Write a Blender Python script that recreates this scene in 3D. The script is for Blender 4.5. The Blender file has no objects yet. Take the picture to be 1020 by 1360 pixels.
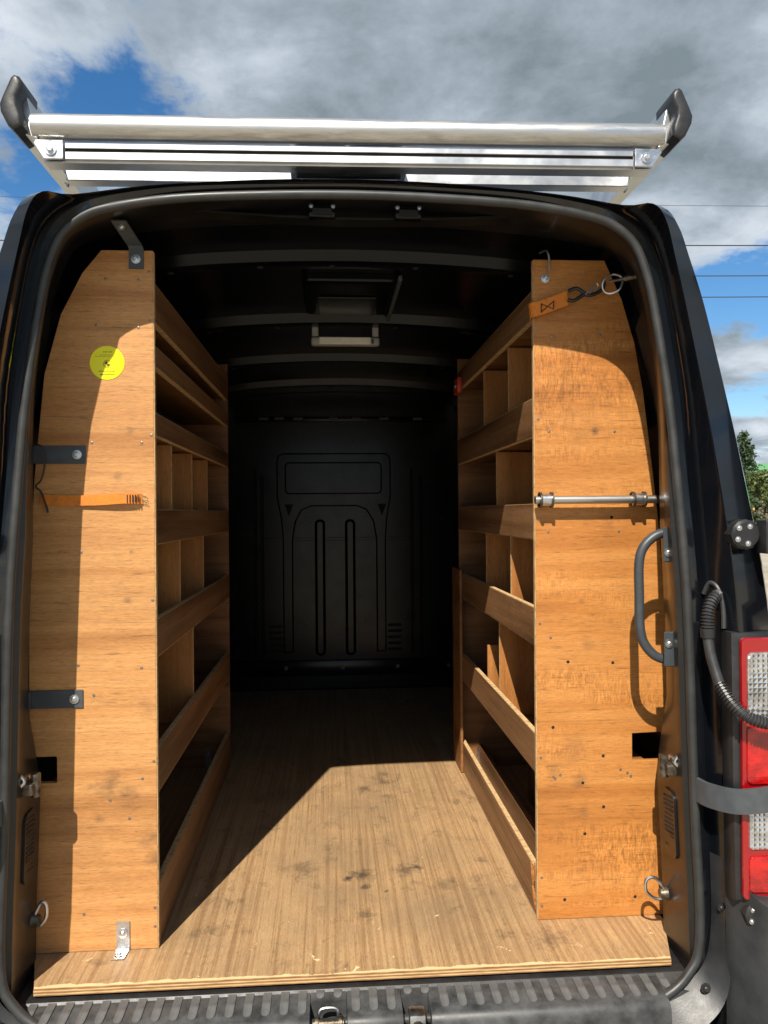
import bpy, bmesh, math, random
from mathutils import Vector, Matrix
R = math.radians
random.seed(7)
scene = bpy.context.scene
COL = scene.collection

# ------------------------------------------------------------------ camera
YAW, PITCH, ROLL = R(3.9), R(0.0), R(-0.45)
cam_d = bpy.data.cameras.new('camera'); cam = bpy.data.objects.new('camera', cam_d); COL.objects.link(cam)
fw = Vector((math.sin(YAW)*math.cos(PITCH), math.cos(YAW)*math.cos(PITCH), math.sin(PITCH)))
rt = fw.cross(Vector((0, 0, 1))).normalized(); up = rt.cross(fw)
rt2 = rt*math.cos(ROLL) + up*math.sin(ROLL); up2 = up*math.cos(ROLL) - rt*math.sin(ROLL)
m = Matrix((rt2, up2, -fw)).transposed().to_4x4(); m.translation = Vector((-0.067, -1.78, 1.76))
cam.matrix_world = m
cam_d.sensor_fit = 'HORIZONTAL'; cam_d.sensor_width = 36.0; cam_d.lens = 36.0*1022/1020
cam_d.clip_start = 0.05; cam_d.clip_end = 3000
scene.camera = cam

# ------------------------------------------------------------------ sky, sun, exposure
SUN_D = Vector((0.323, 1.0, -1.18)).normalized()
SUN_EL = math.asin(-SUN_D.z); SUN_AZ = math.atan2(-SUN_D.x, -SUN_D.y)
world = bpy.data.worlds.new('World'); scene.world = world; world.use_nodes = True
def build_world():
    nt = world.node_tree; nt.nodes.clear(); L = nt.links.new
    def N(t, **k):
        n = nt.nodes.new(t)
        for a, b in k.items(): setattr(n, a, b)
        return n
    def math_(op, a, b=None):
        n = N('ShaderNodeMath', operation=op)
        for i, v in enumerate((a, b)):
            if v is None: continue
            if isinstance(v, (int, float)): n.inputs[i].default_value = v
            else: L(v, n.inputs[i])
        return n.outputs[0]
    out = N('ShaderNodeOutputWorld'); bg = N('ShaderNodeBackground')
    sky = N('ShaderNodeTexSky', sky_type='NISHITA'); sky.sun_disc = False
    sky.sun_elevation = SUN_EL; sky.sun_rotation = SUN_AZ % (2*math.pi)
    sky.air_density = 1.0; sky.dust_density = 0.2; sky.ozone_density = 2.5
    tc = N('ShaderNodeTexCoord'); sep = N('ShaderNodeSeparateXYZ'); L(tc.outputs['Generated'], sep.inputs[0])
    zc = math_('ADD', math_('MAXIMUM', sep.outputs[2], 0.0), 0.22)
    px = math_('DIVIDE', sep.outputs[0], zc); py = math_('DIVIDE', sep.outputs[1], zc)
    cmb = N('ShaderNodeCombineXYZ'); L(px, cmb.inputs[0]); L(py, cmb.inputs[1]); 
    mp = N('ShaderNodeMapping'); L(cmb.outputs[0], mp.inputs[0]); mp.inputs['Location'].default_value = CLOUD_OFF
    def spots(base, lst):
        for cx, cy, r, w in lst:
            d = N('ShaderNodeVectorMath', operation='DISTANCE'); L(cmb.outputs[0], d.inputs[0]); d.inputs[1].default_value = (cx, cy, 0)
            mr = N('ShaderNodeMapRange', interpolation_type='SMOOTHSTEP'); L(d.outputs['Value'], mr.inputs['Value'])
            mr.inputs['From Min'].default_value = 0; mr.inputs['From Max'].default_value = r; mr.inputs['To Min'].default_value = w; mr.inputs['To Max'].default_value = 0
            base = math_('ADD', base, mr.outputs[0])
        return base
    n1 = N('ShaderNodeTexNoise'); L(mp.outputs[0], n1.inputs['Vector'])
    n1.inputs['Scale'].default_value = 3.2; n1.inputs['Detail'].default_value = 10; n1.inputs['Roughness'].default_value = 0.62; n1.inputs['Distortion'].default_value = 0.15
    n2 = N('ShaderNodeTexNoise'); L(mp.outputs[0], n2.inputs['Vector'])
    n2.inputs['Scale'].default_value = 1.7; n2.inputs['Detail'].default_value = 8; n2.inputs['Roughness'].default_value = 0.6; n2.inputs['Distortion'].default_value = 0.2
    cover = spots(n1.outputs['Fac'], ((-.255, 1.09, .12, -.14), (-.37, 1.255, .17, -.17), (-.55, 1.42, .17, -.19), (-.21, 1.47, .14, -.17), (-.40, 1.12, .22, .10), (-.13, 1.18, .2, .10), (1.03, 1.86, .40, -.25), (1.40, 2.50, .22, -.22),
                                          (.30, 1.13, .6, .25), (.75, 1.40, .4, .22), (-.10, 1.2, .16, .08), (1.22, 2.2, .16, .15), (1.58, 2.78, .16, .15)))
    mask = N('ShaderNodeValToRGB'); L(cover, mask.inputs[0])
    mask.color_ramp.elements[0].position = 0.37; mask.color_ramp.elements[0].color = (0, 0, 0, 1)
    mask.color_ramp.elements[1].position = 0.52; mask.color_ramp.elements[1].color = (1, 1, 1, 1); mask.color_ramp.interpolation = 'EASE'
    th0 = math_('ADD', math_('MULTIPLY', n1.outputs['Fac'], 0.60), math_('MULTIPLY', n2.outputs['Fac'], 0.40))
    thick = spots(th0, ((.34, 1.12, .55, .11), (.72, 1.38, .35, .05), (-.10, 1.22, .16, -.10), (-.45, 1.12, .25, -.08), (1.22, 2.2, .18, -.14), (1.58, 2.78, .16, -.14), (.92, 1.62, .22, -.07)))
    cc = N('ShaderNodeValToRGB'); L(thick, cc.inputs[0])
    e = cc.color_ramp.elements
    k_ = CLOUD_K
    e[0].position = 0.36; e[0].color = (.60*k_, .64*k_, .69*k_, 1)
    e[1].position = 0.66; e[1].color = (.165*k_, .205*k_, .232*k_, 1)
    x = cc.color_ramp.elements.new(0.46); x.color = (.43*k_, .485*k_, .545*k_, 1)
    x = cc.color_ramp.elements.new(0.55); x.color = (.285*k_, .335*k_, .385*k_, 1)
    mx = N('ShaderNodeMix', data_type='RGBA'); L(mask.outputs[0], mx.inputs[0])
    hs = N('ShaderNodeHueSaturation'); hs.inputs['Saturation'].default_value = 1.3; hs.inputs['Value'].default_value = 1.2; L(sky.outputs[0], hs.inputs['Color']); L(hs.outputs[0], mx.inputs[6]); L(cc.outputs[0], mx.inputs[7])
    L(mx.outputs[2], bg.inputs[0]); bg.inputs[1].default_value = SKY_STRENGTH; L(bg.outputs[0], out.inputs[0])
CLOUD_OFF = (3.1, 7.3, 0.0)
SKY_STRENGTH = 0.075
CLOUD_K = 11.8
build_world()
sun_d = bpy.data.lights.new('sun', 'SUN'); sun = bpy.data.objects.new('sun', sun_d); COL.objects.link(sun)
sun_d.energy = 5.0; sun_d.angle = R(0.53); sun_d.color = (1.0, 0.93, 0.82)
sun.rotation_euler = SUN_D.to_track_quat('-Z', 'Y').to_euler(); sun.location = (-6, -18, 22)
vs = scene.view_settings; vs.view_transform = 'Standard'; vs.look = 'None'; vs.gamma = 1; vs.use_curve_mapping = False
vs.exposure = 0.6
scene.cycles.max_bounces = 8; scene.cycles.diffuse_bounces = 5; scene.cycles.glossy_bounces = 4

# ------------------------------------------------------------------ materials
def newmat(name):
    mt = bpy.data.materials.new(name); mt.use_nodes = True; nt = mt.node_tree
    return mt, nt, nt.nodes['Principled BSDF'], nt.links.new
def nd(nt, t, **k):
    n = nt.nodes.new(t)
    for a, b in k.items():
        if a in n.inputs: n.inputs[a].default_value = b
        else: setattr(n, a, b)
    return n
def ramp(nt, src, stops):
    r = nt.nodes.new('ShaderNodeValToRGB'); nt.links.new(src, r.inputs[0])
    els = r.color_ramp.elements
    while len(els) < len(stops): els.new(0.5)
    for e, (p, c) in zip(els, stops):
        e.position = p; e.color = (c, c, c, 1) if isinstance(c, (int, float)) else (*c, 1)
    return r.outputs[0]
def coords(nt, scale=(1, 1, 1), rnd=True):
    tc = nt.nodes.new('ShaderNodeTexCoord'); mp = nt.nodes.new('ShaderNodeMapping')
    nt.links.new(tc.outputs['Object'], mp.inputs[0]); mp.inputs['Scale'].default_value = scale
    return mp.outputs[0]
def noise(nt, vec, scale, detail=4, rough=0.5, dist=0.0, w=None):
    n = nt.nodes.new('ShaderNodeTexNoise'); nt.links.new(vec, n.inputs['Vector'])
    n.inputs['Scale'].default_value = scale; n.inputs['Detail'].default_value = detail; n.inputs['Roughness'].default_value = rough; n.inputs['Distortion'].default_value = dist
    if w is not None:
        n.noise_dimensions = '4D'; nt.links.new(w, n.inputs['W'])
    return n.outputs['Fac']
def mixc(nt, fac, a, b, mode='MIX'):
    mx = nt.nodes.new('ShaderNodeMix'); mx.data_type = 'RGBA'; mx.blend_type = mode
    for sock, v in ((mx.inputs[0], fac), (mx.inputs[6], a), (mx.inputs[7], b)):
        if isinstance(v, (int, float)): sock.default_value = v
        elif isinstance(v, tuple): sock.default_value = (*v, 1)
        else: nt.links.new(v, sock)
    return mx.outputs[2]
def mth(nt, op, a, b=None):
    n = nt.nodes.new('ShaderNodeMath'); n.operation = op
    for i, v in enumerate((a, b)):
        if v is None: continue
        if isinstance(v, (int, float)): n.inputs[i].default_value = v
        else: nt.links.new(v, n.inputs[i])
    return n.outputs[0]
def bump(nt, b, h, strength=0.2, dist=0.002):
    n = nt.nodes.new('ShaderNodeBump'); n.inputs['Strength'].default_value = strength; n.inputs['Distance'].default_value = dist
    nt.links.new(h, n.inputs['Height']); nt.links.new(n.outputs[0], b.inputs['Normal'])

def wood(name, dark, mid, light, axis='X', dirt=0.25, figure=0.0, band=14.0, streak=0.6, spots=()):
    """veneer: fibres run along `axis` (object = world coordinates); spots: (x, y, z, radius, strength) of knots and smudges"""
    mt, nt, b, L = newmat(name)
    oi = nt.nodes.new('ShaderNodeObjectInfo'); w = mth(nt, 'MULTIPLY', oi.outputs['Random'], 30.0)
    def sc(al, ac): return {'X': (al, ac, ac), 'Y': (ac, al, ac), 'Z': (ac, ac, al)}[axis]
    raw = coords(nt)
    broad = noise(nt, coords(nt, sc(0.6, band)), 1.0, 4, 0.55, 0.4, w)
    lines = noise(nt, coords(nt, sc(1.6, 85.0)), 1.0, 6, 0.68, 0.35, w)
    vess = noise(nt, coords(nt, sc(16.0, 210.0)), 1.0, 3, 0.6, 0.0, w)
    pores = noise(nt, coords(nt, sc(60.0, 420.0)), 1.0, 3, 0.7, 0.0, w)
    tone = noise(nt, raw, 1.8, 4, 0.6, 0.0, w)
    c = ramp(nt, broad, [(0.32, dark), (0.44, mid), (0.56, light), (0.70, mid)])
    c = mixc(nt, streak, c, ramp(nt, lines, [(0.32, 0.36), (0.39, 0.88), (0.50, 1.02), (0.68, 1.14)]), 'MULTIPLY')
    c = mixc(nt, 0.75, c, ramp(nt, vess, [(0.30, 0.42), (0.38, 0.95), (0.60, 1.04), (0.70, 1.25)]), 'MULTIPLY')
    c = mixc(nt, 0.85, c, ramp(nt, pores, [(0.28, 0.60), (0.46, 0.97), (0.66, 1.14)]), 'MULTIPLY')
    c = mixc(nt, 0.4, c, ramp(nt, tone, [(0.3, 0.78), (0.65, 1.15)]), 'MULTIPLY')
    if figure > 0:
        wob = noise(nt, coords(nt, sc(5.0, 9.0)), 1.0, 3, 0.6, 0, w)
        fg = noise(nt, coords(nt, sc(120.0, 30.0)), 1.0, 3, 0.55, 1.4, w)
        zone = ramp(nt, noise(nt, coords(nt, sc(1.0, 7.5)), 1.0, 4, 0.55, 0.4, w), [(0.47, 0.0), (0.58, 1.0)])
        zone = mth(nt, 'MULTIPLY', zone, ramp(nt, wob, [(0.35, 0.35), (0.6, 1.0)]))
        c = mixc(nt, mth(nt, 'MULTIPLY', zone, figure), c, ramp(nt, fg, [(0.36, 0.60), (0.48, 0.98), (0.60, 1.35)]), 'MULTIPLY')
    if dirt > 0:
        dn = noise(nt, raw, 4.5, 8, 0.7, 0.3, w)
        c = mixc(nt, ramp(nt, dn, [(0.54, 0.0), (0.76, dirt)]), c, (0.10, 0.065, 0.04))
        sn = noise(nt, coords(nt, sc(0.5, 1.9)), 55.0, 4, 0.7, 0.6, w)
        c = mixc(nt, ramp(nt, sn, [(0.70, 0.0), (0.73, min(1, dirt*2.4))]), c, (0.045, 0.03, 0.022))
        ch = noise(nt, coords(nt, sc(1.2, 1.0)), 75.0, 3, 0.7, 0.4, w)
        c = mixc(nt, ramp(nt, ch, [(0.745, 0.0), (0.765, 0.6)]), c, (0.66, 0.47, 0.25))
    if spots:
        tc = nt.nodes.new('ShaderNodeTexCoord'); ww = noise(nt, coords(nt, sc(0.5, 1.0)), 30.0, 6, 0.75)
        for sx, sy, sz, sr, ss in spots:
            vm = nt.nodes.new('ShaderNodeVectorMath'); vm.operation = 'DISTANCE'; L(tc.outputs['Object'], vm.inputs[0]); vm.inputs[1].default_value = (sx, sy, sz)
            dd = mth(nt, 'ADD', mth(nt, 'DIVIDE', vm.outputs['Value'], sr), mth(nt, 'MULTIPLY', ww, 2.6))
            c = mixc(nt, ramp(nt, mth(nt, 'MULTIPLY', dd, 0.4), [(0.52, ss), (0.86, 0.0)]), c, (0.07, 0.042, 0.028))
    L(c, b.inputs['Base Color'])
    L(ramp(nt, lines, [(0.3, 0.60), (0.7, 0.42)]), b.inputs['Roughness']); b.inputs['Specular IOR Level'].default_value = 0.38
    h = mth(nt, 'ADD', mth(nt, 'MULTIPLY', lines, 0.6), mth(nt, 'MULTIPLY', vess, 0.5))
    bump(nt, b, h, 0.4, 0.0012)
    return mt

M = {}
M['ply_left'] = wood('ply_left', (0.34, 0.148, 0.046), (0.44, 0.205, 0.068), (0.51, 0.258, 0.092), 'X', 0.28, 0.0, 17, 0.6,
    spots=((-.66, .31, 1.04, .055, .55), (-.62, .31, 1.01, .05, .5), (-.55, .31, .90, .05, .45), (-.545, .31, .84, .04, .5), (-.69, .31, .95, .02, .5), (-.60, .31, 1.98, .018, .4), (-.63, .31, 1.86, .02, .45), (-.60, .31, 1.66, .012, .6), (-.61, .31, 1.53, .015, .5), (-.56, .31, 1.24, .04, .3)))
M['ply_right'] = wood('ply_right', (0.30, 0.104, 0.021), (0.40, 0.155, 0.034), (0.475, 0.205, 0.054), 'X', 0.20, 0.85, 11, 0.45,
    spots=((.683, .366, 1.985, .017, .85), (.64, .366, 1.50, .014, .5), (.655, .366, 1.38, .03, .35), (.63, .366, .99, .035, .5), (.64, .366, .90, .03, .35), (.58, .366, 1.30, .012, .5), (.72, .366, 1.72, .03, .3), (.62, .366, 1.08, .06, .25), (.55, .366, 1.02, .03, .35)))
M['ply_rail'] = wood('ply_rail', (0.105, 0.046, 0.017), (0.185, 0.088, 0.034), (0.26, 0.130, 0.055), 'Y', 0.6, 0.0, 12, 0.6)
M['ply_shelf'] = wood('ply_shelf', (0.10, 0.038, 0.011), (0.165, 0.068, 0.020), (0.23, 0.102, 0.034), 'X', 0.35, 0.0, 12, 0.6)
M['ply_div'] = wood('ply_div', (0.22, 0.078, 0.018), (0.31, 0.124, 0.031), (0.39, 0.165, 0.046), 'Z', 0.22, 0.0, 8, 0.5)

def floor_material():
    mt, nt, b, L = newmat('ply_floor')
    raw = coords(nt); tc = nt.nodes.new('ShaderNodeTexCoord')
    g = noise(nt, coords(nt, (70, 0.8, 10)), 1.0, 6, 0.68, 0.3); ve = noise(nt, coords(nt, (190, 9, 20)), 1.0, 3, 0.6); po = noise(nt, coords(nt, (380, 60, 20)), 1.0, 3, 0.7)
    c = ramp(nt, g, [(0.28, (0.22, 0.122, 0.055)), (0.44, (0.325, 0.195, 0.092)), (0.56, (0.425, 0.270, 0.136)), (0.72, (0.335, 0.204, 0.096))])
    c = mixc(nt, 0.75, c, ramp(nt, ve, [(0.30, 0.50), (0.40, 0.95), (0.60, 1.03), (0.70, 1.2)]), 'MULTIPLY')
    c = mixc(nt, 0.85, c, ramp(nt, po, [(0.28, 0.62), (0.46, 0.97), (0.66, 1.12)]), 'MULTIPLY')
    wear = noise(nt, raw, 2.6, 8, 0.68, 0.3)
    c = mixc(nt, ramp(nt, wear, [(0.42, 0.0), (0.68, 0.55)]), c, (0.19, 0.135, 0.084))
    d1 = noise(nt, coords(nt, (1.2, 0.8, 1)), 9.0, 9, 0.74, 0.6)
    c = mixc(nt, ramp(nt, d1, [(0.55, 0.0), (0.68, 0.55)]), c, (0.07, 0.05, 0.036))
    # long scrapes from sliding loads
    for rot, th in ((0.12, 0.765), (-0.35, 0.785), (1.1, 0.79)):
        mp = nt.nodes.new('ShaderNodeMapping'); L(tc.outputs['Object'], mp.inputs[0]); mp.inputs['Rotation'].default_value = (0, 0, rot); mp.inputs['Scale'].default_value = (150, 2.5, 1)
        sn = noise(nt, mp.outputs[0], 1.0, 3, 0.6, 0.2)
        c = mixc(nt, ramp(nt, sn, [(th-.03, 0.0), (th, 0.5)]), c, (0.50, 0.36, 0.20) if rot > 0 else (0.09, 0.065, 0.045))
    wob = noise(nt, raw, 34.0, 8, 0.78)
    for sx, sy, sr, ss in ((0.02, 0.68, 0.060, 0.85), (-0.02, 0.66, 0.025, 0.9), (0.16, 0.70, 0.05, 0.6), (0.20, 0.72, 0.025, 0.8), (-0.17, 0.74, 0.08, 0.5), (0.06, 1.45, 0.045, 0.6),
                           (0.15, 1.62, 0.045, 0.55), (0.15, 1.52, 0.04, 0.55), (0.02, 0.44, 0.04, 0.55), (0.30, 0.62, 0.03, 0.4), (0.15, 1.36, 0.035, 0.4), (-0.45, 0.37, 0.03, 0.35), (0.42, 0.75, 0.025, 0.45), (0.52, 0.27, 0.07, 0.5),
                           (0.03, 0.60, 0.02, 0.7), (0.09, 0.57, 0.012, 0.8), (-0.35, 0.55, 0.02, 0.4)):
        vm = nt.nodes.new('ShaderNodeVectorMath'); vm.operation = 'DISTANCE'; L(tc.outputs['Object'], vm.inputs[0]); vm.inputs[1].default_value = (sx, sy, 0.6)
        dd = mth(nt, 'ADD', mth(nt, 'DIVIDE', vm.outputs['Value'], sr), mth(nt, 'MULTIPLY', wob, 3.2))
        c = mixc(nt, ramp(nt, mth(nt, 'MULTIPLY', dd, 0.4), [(0.70, ss), (1.0, 0.0)]), c, (0.052, 0.040, 0.032))
    fn = noise(nt, coords(nt, (1.0, 0.7, 1)), 20.0, 7, 0.75, 0.6)
    near = nt.nodes.new('ShaderNodeSeparateXYZ'); L(tc.outputs['Object'], near.inputs[0])
    fb = mth(nt, 'SUBTRACT', fn, mth(nt, 'MULTIPLY', near.outputs[1], 0.035))
    c = mixc(nt, ramp(nt, fb, [(0.645, 0.0), (0.655, 0.9)]), c, (0.74, 0.56, 0.31))
    edge = mth(nt, 'SUBTRACT', 0.170, near.outputs[1])
    en = mth(nt, 'ADD', mth(nt, 'MULTIPLY', edge, 26.0), noise(nt, coords(nt, (0.6, 1, 1)), 16.0, 7, 0.75))
    c = mixc(nt, ramp(nt, en, [(0.60, 0.0), (0.64, 0.85)]), c, (0.70, 0.52, 0.28))
    L(c, b.inputs['Base Color'])
    L(ramp(nt, wear, [(0.3, 0.55), (0.7, 0.40)]), b.inputs['Roughness']); b.inputs['Specular IOR Level'].default_value = 0.35
    bump(nt, b, mth(nt, 'ADD', mth(nt, 'MULTIPLY', g, 0.5), mth(nt, 'MULTIPLY', ve, 0.5)), 0.4, 0.0015)
    return mt
M['ply_floor'] = floor_material()

def ply_edge_material():
    mt, nt, b, L = newmat('ply_edge')
    tc = nt.nodes.new('ShaderNodeTexCoord'); sp = nt.nodes.new('ShaderNodeSeparateXYZ'); L(tc.outputs['Object'], sp.inputs[0])
    s = mth(nt, 'SINE', mth(nt, 'MULTIPLY', sp.outputs[2], 2*math.pi/0.0075))
    n = noise(nt, coords(nt, (6, 6, 60)), 4.0, 4, 0.6)
    c = ramp(nt, mth(nt, 'ADD', mth(nt, 'MULTIPLY', s, 0.3), n), [(0.25, (0.20, 0.095, 0.035)), (0.55, (0.42, 0.25, 0.105)), (0.85, (0.58, 0.40, 0.19))])
    L(c, b.inputs['Base Color']); b.inputs['Roughness'].default_value = 0.75
    return mt
M['ply_edge'] = ply_edge_material()
def raw_edge():
    mt, nt, b, L = newmat('raw_edge')
    n = noise(nt, coords(nt, (20, 20, 20)), 3.0, 5, 0.7)
    L(ramp(nt, n, [(0.3, (0.30, 0.17, 0.07)), (0.5, (0.52, 0.34, 0.16)), (0.7, (0.66, 0.48, 0.25))]), b.inputs['Base Color'])
    b.inputs['Roughness'].default_value = 0.8; return mt
M['raw_edge'] = raw_edge()

def paint(name, col, rough=0.06, coat=1.0, dust=0.15, spec=0.5, scuff=0.0):
    mt, nt, b, L = newmat(name)
    n = noise(nt, coords(nt), 9.0, 7, 0.7)
    c = mixc(nt, ramp(nt, n, [(0.50, 0.0), (0.80, dust)]), col, (0.10, 0.085, 0.07))
    if scuff:
        sc = noise(nt, coords(nt, (14, 14, 60)), 1.6, 6, 0.75, 1.2)
        c = mixc(nt, ramp(nt, sc, [(0.70, 0.0), (0.74, scuff)]), c, (0.10, 0.085, 0.065))
        sp = noise(nt, coords(nt), 60.0, 2, 0.5)
        c = mixc(nt, ramp(nt, sp, [(0.76, 0.0), (0.79, scuff)]), c, (0.14, 0.12, 0.09))
    L(c, b.inputs['Base Color'])
    L(ramp(nt, n, [(0.35, rough), (0.75, rough+0.10)]), b.inputs['Roughness'])
    b.inputs['Coat Weight'].default_value = coat; b.inputs['Coat Roughness'].default_value = 0.02; b.inputs['Specular IOR Level'].default_value = spec
    o = noise(nt, coords(nt), 3.0, 2, 0.5); bump(nt, b, o, 0.04, 0.01)
    return mt
M['paint'] = paint('black_paint', (0.004, 0.005, 0.007), 0.07, 0.35, 0.03)
M['paint_in'] = paint('black_paint_interior', (0.0025, 0.0032, 0.0045), 0.16, 0.0, 0.015, 0.28)
M['bulk_paint'] = paint('bulkhead_paint', (0.0035, 0.0033, 0.003), 0.20, 0.0, 0.03, 0.28, 0.25)
M['jamb'] = paint('jamb_paint', (0.008, 0.008, 0.008), 0.30, 0.15, 0.12, 0.4, 0.2)
def plain(name, col, rough=0.5, metal=0.0, var=0.25, scale=30.0, bmp=0.0, spec=0.5):
    mt, nt, b, L = newmat(name)
    n = noise(nt, coords(nt), scale, 5, 0.6)
    lo = tuple(x*(1-var) for x in col); hi = tuple(min(1, x*(1+var)) for x in col)
    L(ramp(nt, n, [(0.3, lo), (0.7, hi)]), b.inputs['Base Color'])
    L(ramp(nt, n, [(0.3, max(0, rough-0.08)), (0.7, rough+0.08)]), b.inputs['Roughness'])
    b.inputs['Metallic'].default_value = metal; b.inputs['Specular IOR Level'].default_value = spec
    if bmp: bump(nt, b, noise(nt, coords(nt), scale*8, 3, 0.6), bmp, 0.001)
    return mt
M['rubber'] = plain('rubber_seal', (0.028, 0.029, 0.029), 0.45, 0, 0.25, 18)
M['plastic'] = plain('grey_plastic', (0.030, 0.032, 0.034), 0.48, 0, 0.25, 14, 0.25)
M['pad'] = plain('tread_pad_plastic', (0.095, 0.096, 0.096), 0.55, 0, 0.4, 25, 0.3)
M['pad_plate'] = plain('sill_plastic', (0.048, 0.049, 0.050), 0.5, 0, 0.55, 22, 0.3)
M['black_plastic'] = plain('black_plastic', (0.018, 0.018, 0.019), 0.42, 0, 0.3, 20, 0.2)
M['conduit'] = plain('black_conduit', (0.028, 0.028, 0.029), 0.38, 0, 0.2, 40)
M['steel'] = plain('zinc_steel', (0.62, 0.63, 0.64), 0.32, 1.0, 0.2, 40, 0.15)
M['screw'] = plain('dull_screw', (0.30, 0.28, 0.25), 0.45, 0.9, 0.3, 200)
M['alu'] = plain('aluminium', (0.60, 0.61, 0.62), 0.40, 1.0, 0.12, 12, 0.1)
M['grey_paint'] = plain('grey_painted_steel', (0.058, 0.066, 0.074), 0.5, 0.0, 0.15, 30)
M['handle_paint'] = plain('handle_powder_coat', (0.040, 0.047, 0.052), 0.42, 0.0, 0.12, 40, 0.1)
M['dark'] = plain('dark_void', (0.006, 0.006, 0.006), 0.8)
M['red_plastic'] = plain('red_plastic', (0.45, 0.05, 0.02), 0.4)
M['grease_metal'] = plain('greasy_latch_metal', (0.12, 0.10, 0.075), 0.4, 0.8, 0.7, 60, 0.6)
def galv():
    mt, nt, b, L = newmat('galvanised_tube')
    n = noise(nt, coords(nt, (1.2, 9, 9)), 7.0, 6, 0.7, 0.4)
    L(ramp(nt, n, [(0.3, (0.36, 0.35, 0.335)), (0.5, (0.52, 0.52, 0.51)), (0.7, (0.66, 0.66, 0.655))]), b.inputs['Base Color'])
    L(ramp(nt, n, [(0.35, 0.52), (0.65, 0.30)]), b.inputs['Roughness']); b.inputs['Metallic'].default_value = 1.0
    bump(nt, b, n, 0.12, 0.002); return mt
M['galv'] = galv()
def strap_mat():
    mt, nt, b, L = newmat('orange_webbing')
    n = noise(nt, coords(nt, (60, 60, 400)), 3.0, 3, 0.6); d = noise(nt, coords(nt), 35, 4, 0.6)
    c = ramp(nt, n, [(0.3, (0.50, 0.13, 0.01)), (0.7, (0.78, 0.25, 0.02))])
    c = mixc(nt, ramp(nt, d, [(0.5, 0.0), (0.75, 0.55)]), c, (0.16, 0.09, 0.03))
    L(c, b.inputs['Base Color']); b.inputs['Roughness'].default_value = 0.75; bump(nt, b, n, 0.4, 0.001); return mt
M['strap'] = strap_mat()
def lens(name, col, facet=70.0, spec=0.5):
    mt, nt, b, L = newmat(name)
    vo = nt.nodes.new('ShaderNodeTexVoronoi'); L(coords(nt), vo.inputs['Vector']); vo.inputs['Scale'].default_value = facet; vo.distance = 'CHEBYCHEV'; vo.inputs['Randomness'].default_value = 0.12
    b.inputs['Base Color'].default_value = (*col, 1); b.inputs['Roughness'].default_value = 0.12
    b.inputs['Coat Weight'].default_value = 1.0; b.inputs['Coat Roughness'].default_value = 0.03; b.inputs['Specular IOR Level'].default_value = spec
    n = nt.nodes.new('ShaderNodeBump'); n.inputs['Strength'].default_value = 0.8; n.inputs['Distance'].default_value = 0.006
    L(vo.outputs['Distance'], n.inputs['Height']); L(n.outputs[0], b.inputs['Normal'])
    return mt
M['red_lens'] = lens('red_lens', (0.36, 0.002, 0.004), 60)
M['red_rim'] = lens('red_rim', (0.26, 0.002, 0.005), 4)
M['clear_lens'] = lens('clear_lens', (0.85, 0.85, 0.86), 85); M['clear_lens'].node_tree.nodes['Principled BSDF'].inputs['Metallic'].default_value = 0.9
def lens_tone(mt, lo, hi, sc):
    nt = mt.node_tree; b = nt.nodes['Principled BSDF']; n = noise(nt, coords(nt, (1, 1, 1.6)), sc, 3, 0.7)
    nt.links.new(ramp(nt, n, [(0.38, lo), (0.58, hi)]), b.inputs['Base Color'])
lens_tone(M['clear_lens'], (0.55, 0.53, 0.50), (0.88, 0.88, 0.88), 20); lens_tone(M['red_lens'], (0.26, 0.001, 0.002), (0.48, 0.006, 0.006), 16)
M['yellow'] = plain('yellow_vinyl', (0.86, 0.80, 0.0), 0.35, 0, 0.03)
M['ink'] = plain('black_ink', (0.05, 0.045, 0.01), 0.5)
M['ink_soft'] = plain('olive_ink', (0.42, 0.37, 0.01), 0.5)
M['lamp_lens'] = plain('lamp_diffuser', (0.82, 0.80, 0.72), 0.35, 0, 0.1)
M['lamp_body'] = plain('lamp_housing', (0.35, 0.35, 0.33), 0.4, 0, 0.1)
M['tyre'] = plain('tyre_rubber', (0.025, 0.025, 0.025), 0.8)
def gravel_mat():
    mt, nt, b, L = newmat('gravel_yard')
    raw = coords(nt); n = noise(nt, raw, 0.35, 5, 0.6); f = noise(nt, raw, 22.0, 5, 0.7)
    c = ramp(nt, n, [(0.35, (0.27, 0.24, 0.185)), (0.65, (0.40, 0.355, 0.28))])
    c = mixc(nt, 0.8, c, ramp(nt, f, [(0.3, 0.6), (0.7, 1.25)]), 'MULTIPLY')
    L(c, b.inputs['Base Color']); b.inputs['Roughness'].default_value = 0.9; bump(nt, b, f, 0.6, 0.02); return mt
M['gravel'] = gravel_mat()
def grass_mat():
    mt, nt, b, L = newmat('grass_verge')
    raw = coords(nt); n = noise(nt, raw, 0.6, 6, 0.65)
    L(ramp(nt, n, [(0.3, (0.055, 0.075, 0.022)), (0.7, (0.13, 0.14, 0.05))]), b.inputs['Base Color']); b.inputs['Roughness'].default_value = 0.9; return mt
M['grass'] = grass_mat()
def leaf(name, a, c2):
    mt, nt, b, L = newmat(name)
    n = noise(nt, coords(nt), 3.0, 3, 0.6)
    L(ramp(nt, n, [(0.3, a), (0.7, c2)]), b.inputs['Base Color']); b.inputs['Roughness'].default_value = 0.6
    b.inputs['Subsurface Weight'].default_value = 0.0; return mt
M['leaf_con'] = leaf('conifer_needles', (0.022, 0.045, 0.016), (0.05, 0.085, 0.03))
M['leaf_dec'] = leaf('deciduous_leaves', (0.05, 0.085, 0.018), (0.11, 0.13, 0.035))
M['bark'] = plain('bark', (0.16, 0.12, 0.085), 0.9, 0, 0.4, 8)
M['green_roof'] = plain('green_sheet_roof', (0.10, 0.27, 0.11), 0.5, 0, 0.12, 2)
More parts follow.
